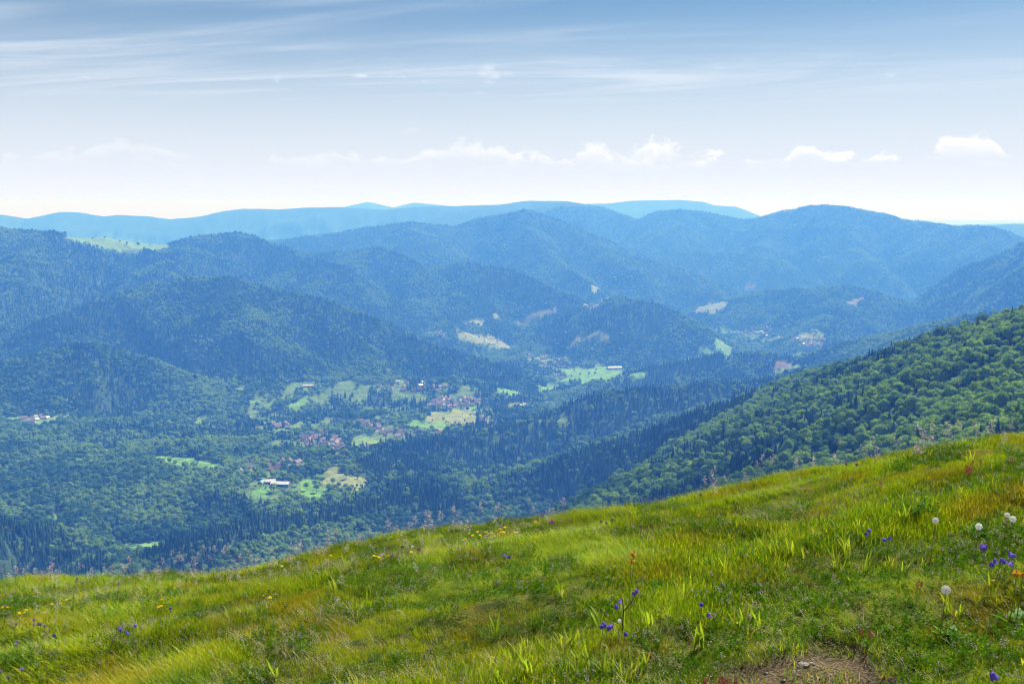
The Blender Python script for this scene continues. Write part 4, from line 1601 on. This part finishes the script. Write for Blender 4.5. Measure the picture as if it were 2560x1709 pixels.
def lone_trees():
    rg = random.Random(23)
    rows = [
        (c4((798, 1200), (850, 1205), (895, 1203), (955, 1200), (1042, 1182)), [.55, 1.0, 1.0, 1.5, .8], 'round dark tree standing on the small bright meadow by the spruce wood', 'trees on the small bright meadow', 1.0),
        (c4((1160, 655), (1197, 662), (1085, 655), (1130, 615), (1440, 700), (1490, 690), (1350, 660)), [.9, .9, 1.1, 1.0, .8, .7, .6], 'round tree on the sloping green pasture above the wood', 'trees on the sloping green pasture', 1.0),
        (crop(640, 1120, .1533, [(1005, 525), (1080, 580), (1255, 610), (665, 620), (1480, 495), (1820, 545), (1840, 570), (1660, 500), (1650, 635), (1715, 640), (1920, 690), (1350, 660), (1460, 690), (1550, 720), (820, 690), (990, 720), (290, 720), (1290, 700)]),
         [1.0, 1.1, 1.2, 1.2, 1.3, .9, .9, .5, .5, .55, 1.4, 1.0, 1.0, 1.1, 1.3, 1.3, 1.2, 1.1], 'round tree scattered over the dry pasture below the farm barns', 'trees on the dry pasture', 1.0),
        (c5((1492, 502), (1412, 512), (1580, 530), (1650, 517), (1690, 470), (1630, 465), (1355, 515), (1265, 578), (1405, 572)), [.8, .7, .6, .8, .6, .5, 1.2, .9, 1.0], 'small tree dotted on the tan hayfield below the hilltop village', 'trees on the tan hayfield', 1.0),
        (c2((1600, 1308), (1640, 1340), (1700, 1335), (1740, 1330), (1580, 1350), (1690, 1300), (1750, 1305)), [.9, 1.1, 1.2, 1.2, .9, .9, .8], 'tree in the hedges of the flat valley field', 'trees in the valley field', 1.1),
        (c2((860, 1075), (950, 1085), (1020, 1130), (1075, 1110), (985, 1105)), [.8, 1.1, .9, .8, .8], 'tree on the far tan field in the side valley', 'trees on the far tan field', 1.1),
        ([(262, 598), (318, 612), (345, 617), (232, 600), (300, 606), (375, 613), (400, 614)], [1.0, 1.0, 1.4, .9, .8, .9, .8], 'small dark tree on the high ridge pasture', 'trees on the high ridge pasture', 1.2),
    ]
    for pts, sizes, label, group, k in rows:
        for (px, py), s in zip(pts, sizes):
            x, y, z = hit(px, py)
            tree('b', x, y, z, s * k * rg.uniform(.92, 1.08), rg.uniform(0, 6.28), label, group, rg.randrange(99))
            KEEP_OUT.append((x, y, 7))
    for px, py, s in [(c4((640, 0))[0][0] + 570, 1165, 1.3), (754, 1154, 1.1), (1035, 1000, 1.2), (1190, 985, 1.3), (1196, 990, 1.2)]:
        x, y, z = hit(px, py)
        tree('c', x, y, z, s, rg.uniform(0, 6.28), 'tall dark spruce standing among the village houses', 'spruces among the houses', rg.randrange(99))


lone_trees()


def forests():
    B, Cn = plant_forests()

    def split(Q):
        x, y, z = Q[:, 0], Q[:, 1], Q[:, 2]
        r = np.hypot(x, y)
        vis = ((z + 5) / r > np.array([HORIZ[int(round(np.interp(math.atan2(a, b), ANG, np.arange(len(ANG))))), int(np.interp(c, RAD, np.arange(len(RAD))))] for a, b, c in zip(x, y, r)])) & (np.abs(x / y) < .515)
        idx = np.nonzero(vis)[0][:290]
        return idx

    for kind, Q, name in (('b', B, 'broad'), ('c', Cn, 'conifer')):
        near = Q[:6000]
        idx = split(near)
        for q in Q[idx]:
            lab = 'leafy beech on the steep forest slope just beyond the meadow' if kind == 'b' else 'dark pointed spruce on the forest slope just beyond the meadow'
            tree(kind, q[0], q[1], q[2] + .3, (q[3], q[3], q[4]), q[5], lab, 'beeches beyond the meadow' if kind == 'b' else 'spruces beyond the meadow', int(q[6]))
        rest = np.delete(Q, idx, axis=0)
        if kind == 'b':
            scatter('broadleaf_forest', rest[:, :3], rest[:, [3, 3, 4]], rest[:, 5], rest[:, 6] % 6, BROAD, kind='stuff', label='dense green beech forest covering the valley sides and mountains', category='forest')
        else:
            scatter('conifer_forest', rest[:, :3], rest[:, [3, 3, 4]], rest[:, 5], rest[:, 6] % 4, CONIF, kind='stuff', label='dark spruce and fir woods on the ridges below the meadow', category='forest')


forests()

# ------------------------------------------------------------------ flowers and single plants in the meadow
MAT_STEM, _, _ = principled('stem', (.16, .20, .05), .8)
MAT_STEM_RED, _, _ = principled('stem_red', (.19, .10, .06), .8)
MAT_STEM_PALE, _, _ = principled('stem_pale', (.42, .34, .18), .8)
MAT_YELLOW = blade_material('petal_yellow', [(0, (.75, .52, .01)), (1, (.85, .66, .02))], .35, .01)
MAT_ORANGE = blade_material('petal_orange', [(0, (.55, .22, .01)), (1, (.80, .45, .02))], .3, .01)
MAT_MAGENTA = blade_material('petal_magenta', [(0, (.30, .03, .28)), (1, (.52, .08, .44))], .3, .01)
MAT_LILAC = blade_material('petal_lilac', [(0, (.34, .18, .52)), (1, (.52, .34, .66))], .35, .01)
MAT_BLUE = blade_material('petal_blue', [(0, (.12, .06, .50)), (1, (.26, .17, .72))], .4, .01)
MAT_RED = blade_material('petal_red', [(0, (.38, .02, .07)), (1, (.55, .06, .14))], .3, .01)
MAT_DOWN = blade_material('down', [(0, (.84, .82, .74)), (1, (.93, .92, .88))], .45, .01)
MAT_PANICLE = blade_material('panicle', [(0, (.66, .50, .45)), (.5, (.80, .69, .63)), (1, (.92, .86, .80))], .6, .01)
MAT_DEAD, _, _ = principled('dead_stem', (.10, .055, .03), .9)
MAT_STONE = weathered('stone', (.24, .21, .185), .9, 14)


def stem_mesh(h, r, bend, mat):
    t = Tuft()
    t.tube([(-bend * h * .6, 0, -.02), (-bend * h * .35, .01 * h, h * .35), (-bend * h * .1, 0, h * .7), (0, 0, h)], [r * 1.2, r, r * .85, r * .7], .5, 0, 5)
    return t.mesh('stem', [mat])


def daisy_head(seed, mat, rad=.016, n=18, droop=.1):
    rg = random.Random(seed)
    t = Tuft()
    for ring, (rr, tilt, m) in enumerate(((1, droop, n), (.68, -.25, int(n * .7)), (.36, -.6, int(n * .5)))):
        for k in range(m):
            a = 2 * math.pi * (k + ring * .5) / m + rg.uniform(-.1, .1)
            d = Vector((math.cos(a), math.sin(a), -math.sin(tilt)))
            t.leaf(d * rad * .1, (math.cos(a) * math.sin(tilt), math.sin(a) * math.sin(tilt), 1), d, rad * rr * rg.uniform(.9, 1.1), rad * .36, rg.random())
    t.tube([(0, 0, -.009), (0, 0, -.001)], [rad * .16, rad * .34], .5, 1, 7)
    return t.mesh('flower_head', [mat, MAT_STEM])


def globe_head(seed, mat, rad=.014, n=90, stretch=1.0, ln=.45):
    """thistle-like ball of short florets"""
    rg = random.Random(seed)
    t = Tuft()
    for k in range(n):
        z = rg.uniform(-.35, 1)
        a = rg.uniform(0, 6.28)
        s = math.sqrt(1 - z * z)
        d = Vector((s * math.cos(a), s * math.sin(a), z * stretch))
        t.leaf(d * rad * (1 - ln), (-math.sin(a), math.cos(a), .2), d, rad * ln * rg.uniform(.8, 1.3), rad * .28, rg.random())
    t.tube([(0, 0, -rad), (0, 0, 0), (0, 0, rad * .4)], [rad * .3, rad * .55, rad * .3], .3, 1, 7)
    return t.mesh('flower_head', [mat, MAT_STEM])


def clock_head(seed):
    """seed clock: pappus umbrellas on a sphere"""
    rg = random.Random(seed)
    t = Tuft()
    R = .025
    for k in range(130):
        z = 1 - 2 * (k + .5) / 130
        a = k * 2.39996
        s = math.sqrt(1 - z * z)
        d = Vector((s * math.cos(a), s * math.sin(a), z))
        sd = d.orthogonal().normalized()
        t.strip([d * .006, d * R * .6, d * R * .86], .0006, sd, .3)
        b = d.cross(sd)
        for j in range(5):
            aa = j * 1.2566 + rg.random()
            e = sd * math.cos(aa) + b * math.sin(aa)
            t.strip([d * R * .84, d * R * (.97) + e * .0058], .0024, d.cross(e), rg.random())
    t.tube([(0, 0, -.008), (0, 0, 0), (0, 0, .005)], [.002, .0055, .003], .2, 1, 6)
    return t.mesh('seed_clock', [MAT_DOWN, MAT_STEM])


def bell_head(seed):
    t = Tuft()
    n = 10
    prof = [(.002, 0), (.008, -.003), (.0095, -.012), (.013, -.020)]
    i = len(t.v)
    for r, z in prof:
        for k in range(n):
            a = 2 * math.pi * k / n
            rr = r * (1.25 if (r > .012 and k % 2 == 0) else 1)
            t.v.append((rr * math.cos(a), rr * math.sin(a), z - (.005 if (r > .012 and k % 2 == 0) else 0)))
            t.t.append(.2 + .7 * (k % 2))
    for q in range(len(prof) - 1):
        for k in range(n):
            k2 = (k + 1) % n
            t.f.append((i + q * n + k, i + q * n + k2, i + (q + 1) * n + k2, i + (q + 1) * n + k))
            t.m.append(0)
    t.tube([(0, 0, 0), (0, 0, .006)], [.0025, .001], .3, 1, 5)
    return t.mesh('bell', [MAT_BLUE, MAT_STEM])


def spike_head(seed, mat, ln=.06, r=.009):
    rg = random.Random(seed)
    t = Tuft()
    for k in range(60):
        f = rg.random()
        a = rg.uniform(0, 6.28)
        d = Vector((math.cos(a), math.sin(a), .5))
        rr = r * (.45 + .8 * math.sin(math.pi * (.15 + .8 * f)))
        t.leaf(Vector((0, 0, -ln + ln * 1.2 * f)) + d * rr * .4, (-math.sin(a), math.cos(a), .4), d, rr * 1.1, rr * .75, rg.random())
    return t.mesh('flower_spike', [mat])


def panicle_head(seed):
    rg = random.Random(seed)
    t = Tuft()
    H = .11
    for k in range(15):
        f = (k + rg.random()) / 15
        a = rg.uniform(0, 6.28)
        ln = .05 * (1 - f * .75) * rg.uniform(.7, 1.2)
        z0 = -H + H * f
        d = Vector((math.cos(a), math.sin(a), rg.uniform(.1, .7)))
        tip = Vector((0, 0, z0)) + d * ln
        t.tube([(0, 0, z0), tip], [.0006, .0004], .2, 0, 3)
        for s in range(5):
            p = Vector((0, 0, z0)) + d * ln * rg.uniform(.55, 1.1) + Vector((rg.gauss(0, .005), rg.gauss(0, .005), rg.gauss(0, .004)))
            t.leaf(p, (rg.gauss(0, 1), rg.gauss(0, 1), rg.gauss(0, 1)), (d.x, d.y, rg.uniform(-.5, .8)), rg.uniform(.007, .011), .0045, rg.random())
    t.tube([(0, 0, -H), (0, 0, 0)], [.001, .0006], .2, 0, 3)
    return t.mesh('seed_head', [MAT_PANICLE])


def rosette(seed, n=9, ln=.16, wd=.06):
    rg = random.Random(seed)
    t = Tuft()
    for k in range(n):
        az = k * 2.4 + rg.uniform(-.3, .3)
        d = Vector((math.cos(az), math.sin(az), 0))
        L_ = ln * rg.uniform(.7, 1.1)
        th = rg.uniform(.25, .9)
        p = Vector((0, 0, 0))
        pts = [p.copy()]
        for s in range(5):
            p = p + (d * math.sin(th) + Vector((0, 0, math.cos(th)))) * L_ / 5
            th += .16
            pts.append(p.copy())
        t.strip(pts, wd * rg.uniform(.7, 1.1), (-d.y, d.x, .15), rg.random())
    return t.mesh('leaves', [MAT_HERB])


def fern_shrub(seed):
    rg = random.Random(seed)
    t = Tuft()
    for k in range(16):
        az, h = rg.uniform(0, 6.28), rg.uniform(.09, .19)
        d = Vector((math.cos(az), math.sin(az), 0))
        for s in range(26):
            f = rg.random()
            c = d * h * f * .7 + Vector((0, 0, h * f))
            a = rg.uniform(0, 6.28)
            t.leaf(c, (rg.gauss(0, 1), rg.gauss(0, 1), 1), (math.cos(a), math.sin(a), .6), .028 * (1.2 - f * .6), .006, f)
    return t.mesh('foliage', [MAT_HERB])


STEMS = {}


def get_stem(h, r, mat, bend):
    key = (round(h, 2), mat.name, r, bend)
    if key not in STEMS:
        STEMS[key] = stem_mesh(max(.02, round(h, 2)), r, bend, mat)
    return STEMS[key]


_rgf = random.Random(77)


def flower(name, px, py, height, heads, label, category, group, size=1.0, stem_r=.0014, stem_mat=None, lean=.22, bend=.25):
    """head at a photograph pixel, stem down to the meadow under it"""
    x, y, g, gap = mhit(px, py, height)
    h = gap
    o = thing(name, label, category, (x, y, float(meadow_z(np.array([x]), np.array([y]))[0])), 0, 1, group)
    z = g + h - o.location.z
    st = part('stem', get_stem(z, stem_r, stem_mat or MAT_STEM, bend), o)
    rz = _rgf.uniform(-.9, .9)
    st.rotation_euler = (0, 0, rz)
    st.scale = (1, 1, z / max(.02, round(z, 2)))
    hd = part(heads[0].name.split('.')[0], heads[_rgf.randrange(len(heads))], o)
    hd.location = (0, 0, z)
    hd.rotation_euler = (_rgf.gauss(0, lean), _rgf.gauss(0, lean), _rgf.uniform(0, 6.28))
    hd.scale = (size,) * 3
    return o


def plant_flowers():
    yellow = [daisy_head(301 + k, MAT_YELLOW) for k in range(3)]
    orange = [daisy_head(311, MAT_ORANGE, .028, 14, .9), daisy_head(312, MAT_ORANGE, .026, 12, .7)]
    magenta = [globe_head(321 + k, MAT_MAGENTA) for k in range(3)]
    lilac = [globe_head(331 + k, MAT_LILAC, .015, 80, .7) for k in range(3)]
    bells = [bell_head(341)]
    clocks = [clock_head(351)]
    spikes = [spike_head(361 + k, MAT_RED) for k in range(3)]
    pan = [panicle_head(371 + k) for k in range(5)]

    for px, py in q4((165, 790), (203, 797), (225, 808), (327, 787), (600, 745), (1207, 606), (1235, 592), (1280, 527), (1322, 550), (1378, 508), (1412, 548), (1477, 512), (1550, 522), (1605, 492), (1655, 472), (1703, 455), (1720, 497), (1660, 515), (1690, 512), (1630, 545), (1835, 513), (1805, 522), (2060, 388)) + [(827, 1387), (705, 1414)]:
        flower('hawkbit', px, py, .16, yellow, 'yellow hawkbit blooming in the line along the crest of the meadow', 'flower', 'yellow hawkbits along the crest')
    for px, py in q5((375, 482), (1575, 392), (30, 640), (85, 640), (230, 710), (283, 705), (310, 672), (545, 628), (610, 605), (715, 597), (780, 553), (525, 700), (1858, 635), (1895, 625), (1898, 550)) + [(658, 1488), (675, 1492), (686, 1485), (396, 1516), (2480, 1450), (1343, 1342)]:
        flower('hawkbit', px, py, .11, yellow, 'yellow hawkbit lying low in the matted meadow grass', 'flower', 'yellow hawkbits in the grass')
    for px, py in q4((495, 690), (697, 718), (375, 795), (340, 690), (2250, 393), (2268, 408)) + [(1378, 1305), (1503, 1303), (1516, 1307), (1531, 1299), (2116, 1159), (2142, 1161), (2414, 1090), (2445, 1088), (1752, 1236)]:
        flower('knapweed', px, py, .15, magenta, 'purple knapweed head standing against the wooded slope', 'flower', 'purple knapweeds on the crest', 1.15)
    for px, py in q5((905, 308), (895, 335), (970, 353), (1395, 368), (2190, 312), (35, 165), (195, 205), (185, 240), (15, 228)) + q4((1778, 358), (1830, 375), (1778, 397), (1660, 453), (2148, 320), (2220, 400)):
        flower('scabious', px, py, .2, lilac, 'lilac scabious on a thin stalk at the meadow edge', 'flower', 'lilac scabious at the meadow edge')
    for px, py in q5((62, 622), (188, 838), (400, 790), (395, 845), (450, 845), (475, 833), (525, 858), (190, 1080), (200, 1045), (255, 1372), (97, 1465), (5, 1395)):
        flower('scabious', px, py, .17, lilac, 'lilac scabious nodding over the open grass', 'flower', 'lilac scabious in the open grass', 1.0 if py < 1640 else 1.15)
    for px, py in q5((1408, 870), (1415, 895), (1573, 850), (1490, 925), (650, 957), (2000, 640)) + q4((1700, 765), (1738, 785), (1755, 793)):
        flower('harebell', px, py, .15, bells, 'violet harebell in the grass away from the path', 'flower', 'harebells in the grass', .95, lean=.5)
    for px, py in q2((195, 755), (150, 810), (315, 683), (343, 660), (235, 1070), (40, 970), (30, 1010), (70, 1015), (105, 995), (120, 1005), (55, 990)):
        flower('harebell', px, py, .17, bells, 'violet harebell clustered round the dead branched stalk', 'flower', 'harebells by the dead stalk', 1.0, lean=.5)
    for px, py in q2((980, 803), (1040, 888)) + q3((363, 270), (393, 247), (505, 330), (560, 310)):
        flower('harebell', px, py, .14, bells, 'single violet harebell above the heather carpet', 'flower', 'harebells above the heather', 1.0, lean=.5)
    for px, py in q3((1365, 385), (1390, 380), (1380, 405), (1455, 500), (1430, 525), (1515, 490), (1530, 505), (1610, 523), (1637, 470), (1593, 440)):
        flower('harebell', px, py, .16, bells, 'violet harebell in the group before the dark heather bank', 'flower', 'harebells by the heather bank', 1.1, lean=.5)
    flower('harebell', *q3((1425, 1465))[0], .1, bells, 'deep violet harebell alone in the grass beside the bare soil', 'flower', None, 1.4, lean=.4)
    for (px, py), s, lab in zip(q3((952, 172), (1323, 224), (1565, 125), (1613, 160), (1042, 765)) + q2((185, 962)) + q4((614, 685)), (.85, .85, .7, .85, 1.0, .45, .6),
                                ('white seed clock on a straight stalk above the tufted grass mound', 'white seed clock behind the harebell group', 'white seed clock, the smaller of the pair of clocks', 'white seed clock, the larger of the pair of clocks',
                                 'large white seed clock on a reddish stalk beside the bare soil', 'small white seed clock beside the dead branched stalk', 'small white seed clock on the crest among knapweeds')):
        flower('seed_clock_plant', px, py, .30 if s > .6 else .14, clocks, lab, 'seed clock', None, s, .0022, MAT_STEM_RED, .1, .12)
    for (px, py), lab in zip(q2((325, 315), (300, 385)) + q3((1645, 615), (1700, 625)), ('withering orange arnica, the upper of two beside the dead stalk', 'withering orange arnica, the lower of two beside the dead stalk',
                                                                                         'orange arnica on a thick green stalk by the broad leaves', 'orange arnica leaning out beside its twin by the broad leaves')):
        flower('arnica', px, py, .30, orange, lab, 'flower', None, 1.0, .003, None, .7, .1)
    for px, py in q2((1005, 1535), (1020, 1550), (1080, 1525), (1165, 1520), (1180, 1535), (1205, 1545), (1230, 1545), (1300, 1548)):
        flower('red_flower_spike', px, py, .07, spikes, 'crimson flower spike at the lower rim of the bare soil', 'flower', 'crimson spikes at the soil rim', .8)
    for px, py in q3((318, 1115), (375, 1110), (402, 1118), (385, 1150), (835, 700), (808, 680)):
        flower('red_flower_spike', px, py, .07, spikes, 'dark red flower spike between the heather and the soil', 'flower', 'dark red spikes by the heather', .7)
    for px, py in crop(1700, 700, .3827, [(1870, 1215), (1885, 1222), (1900, 1230), (1915, 1185), (1965, 1175), (1890, 1240), (2170, 1165), (1310, 1320)]):
        flower('sorrel', px, py, .12, spikes, 'red sorrel on the rusty patch of the upper meadow', 'flower', 'red sorrels on the upper meadow', .9)
    flower('knapweed', *q3((583, 1545))[0], .09, magenta, 'bright purple knapweed in the bare soil patch', 'flower', None, 1.4)

    # tall panicle grasses along the skyline
    sk = [(0, 1450), (250, 1437), (500, 1415), (700, 1393), (900, 1352), (1100, 1312), (1280, 1288), (1500, 1262), (1700, 1225), (1900, 1180), (2100, 1140), (2300, 1105), (2560, 1068)]
    rg = random.Random(55)
    for k in range(140):
        u = rg.random()
        px = rg.uniform(20, 1060) if u < .62 else rg.uniform(1060, 1420) if u < .74 else rg.uniform(1700, 2540)
        up = rg.uniform(-4, 46) if px < 1450 else rg.uniform(-4, 44)
        if 480 < px < 620 or 320 < px < 440:
            up *= 1.15
        py = float(np.interp(px, [s[0] for s in sk], [s[1] for s in sk])) - up
        flower('panicle_stalk', px, py, .30, pan, 'tall grass with airy pinkish seed head along the meadow skyline', 'seed stalk', 'panicle grasses on the skyline', rg.uniform(.6, 1.1), .0006, MAT_STEM_PALE, .25, .2)
    # and thinner ones within the turf
    for k in range(70):
        px = rg.uniform(20, 1300)
        py = float(np.interp(px, [s[0] for s in sk], [s[1] for s in sk])) + rg.uniform(8, 160) * rg.random()
        flower('panicle_stalk', px, py, .16, pan, 'short grass with pale seed head inside the meadow turf', 'seed stalk', 'panicle grasses in the turf', rg.uniform(.45, .8), .0006, MAT_STEM_PALE, .3, .2)

    # leafy plants
    def ground_plant(name, px, py, me, pname, scale, label, category='plant', group=None):
        x, y, g, _ = mhit(px, py)
        o = thing(name, label, category, (x, y, float(meadow_z(np.array([x]), np.array([y]))[0])), _rgf.uniform(0, 6), scale, group)
        part(pname, me, o)

    ground_plant('dock_plant', *q5((2050, 570))[0], rosette(401, 14, .10, .03), 'leaves', 1.0, 'bright green leafy dock rosette in the grass below the crest')
    ground_plant('dock_plant', *q5((200, 440))[0], rosette(402, 12, .09, .025), 'leaves', .9, 'small leafy dock rosette near the yellow hawkbits')
    ground_plant('arnica_leaves', 2545, 1580, rosette(403, 6, .15, .035), 'leaves', 1.0, 'broad green leaves under the orange arnica pair')
    ground_plant('arnica_leaves', *q2((540, 720))[0], rosette(404, 5, .16, .05), 'leaves', .8, 'pale green leaves at the foot of the withered arnica stalk')
    ground_plant('clubmoss', *q3((745, 165))[0], fern_shrub(411), 'foliage', 1.2, 'deep green feathery clubmoss clump, the larger of two side by side')
    ground_plant('clubmoss', *q3((890, 155))[0], fern_shrub(412), 'foliage', 1.0, 'deep green feathery clubmoss clump, the smaller of two side by side')
    ground_plant('clubmoss', *q2((930, 135))[0], fern_shrub(413), 'foliage', .8, 'feathery green clump beside flowering heather on the open slope')
    ground_plant('leafy_herb', *q3((1320, 340))[0], rosette(405, 7, .14, .06), 'leaves', .9, 'dark leafy herb at the foot of the seed clock')
    ground_plant('leafy_herb', *q3((1060, 1230))[0], rosette(406, 6, .13, .05), 'leaves', .9, 'folded grey green leaves under the large seed clock')

    # dead branched stalk
    P = {k: v for k, v in zip('abcdefg', q2((210, 1085), (225, 870), (215, 760), (165, 690), (300, 785), (345, 700), (160, 665)))}
    x, y, g, _ = mhit(*P['a'])
    base = Vector((x, y, float(meadow_z(np.array([x]), np.array([y]))[0])))

    def at_depth(px, py):
        a, t = ray(px, py)
        return Vector((a * y, y, t * y)) - base

    t = Tuft()
    t.tube([Vector((0, 0, -.02)), at_depth(*P['b'])], [.0045, .0036], .5, 0, 6)
    t2 = Tuft()
    t2.tube([at_depth(*P['b']), at_depth(*P['c']), at_depth(*P['d']), at_depth(*P['g'])], [.0034, .0028, .0022, .0016], .5, 0, 6)
    t3 = Tuft()
    t3.tube([at_depth(*P['b']), at_depth(*P['e']), at_depth(*P['f'])], [.0034, .0028, .002], .5, 0, 6)
    o = thing('dead_stalk', 'dead brown forked stalk with dried seed heads among violet harebells', 'dead plant', base)
    part('stem', t.mesh('stem', [MAT_DEAD]), o)
    for tt, q in ((t2, 'g'), (t3, 'f')):
        br = part('branch', tt.mesh('branch', [MAT_DEAD]), o)
        u = Tuft()
        for k in range(14):
            d = Vector((_rgf.gauss(0, .5), _rgf.gauss(0, .5), _rgf.uniform(.1, 1)))
            u.tube([at_depth(*P[q]), at_depth(*P[q]) + d * .035], [.0012, .0006], .3, 0, 3)
            u.leaf(at_depth(*P[q]) + d * .035, (_rgf.gauss(0, 1), _rgf.gauss(0, 1), 1), d, .009, .006, .5)
        part('seed_head', u.mesh('seed_head', [MAT_DEAD]), br)

    # stones and crumbs of earth on the bare patch
    rg = random.Random(88)
    spots = [(2010, 1648, .03, 'pale flat stone at the upper rim of the bare soil'), (2030, 1643, .02, 'small rosy stone next to the pale flat stone')]
    spots += [(rg.uniform(1850, 2230), rg.uniform(1640, 1705), rg.uniform(.006, .014), 'small grey stone on the bare soil patch') for _ in range(26)]
    for px, py, s, lab in spots:
        bm = bmesh.new()
        bmesh.ops.create_icosphere(bm, subdivisions=2, radius=1)
        for v in bm.verts:
            v.co *= .75 + .4 * rg.random()
            v.co.z *= .5
        me = bpy.data.meshes.new('stone')
        bm.to_mesh(me)
        bm.free()
        me.materials.append(MAT_STONE)
        x, y, g, _ = mhit(px, py)
        so = link('stone', me, None, label=lab, category='stone')
        if lab.startswith('small grey'):
            so['group'] = 'small stones on the bare soil'
        so.location = (x, y, float(meadow_z(np.array([x]), np.array([y]))[0]) + s * .2)
        so.scale = (s, s * rg.uniform(.7, 1), s)
        so.rotation_euler = (0, 0, rg.uniform(0, 6))


plant_flowers()
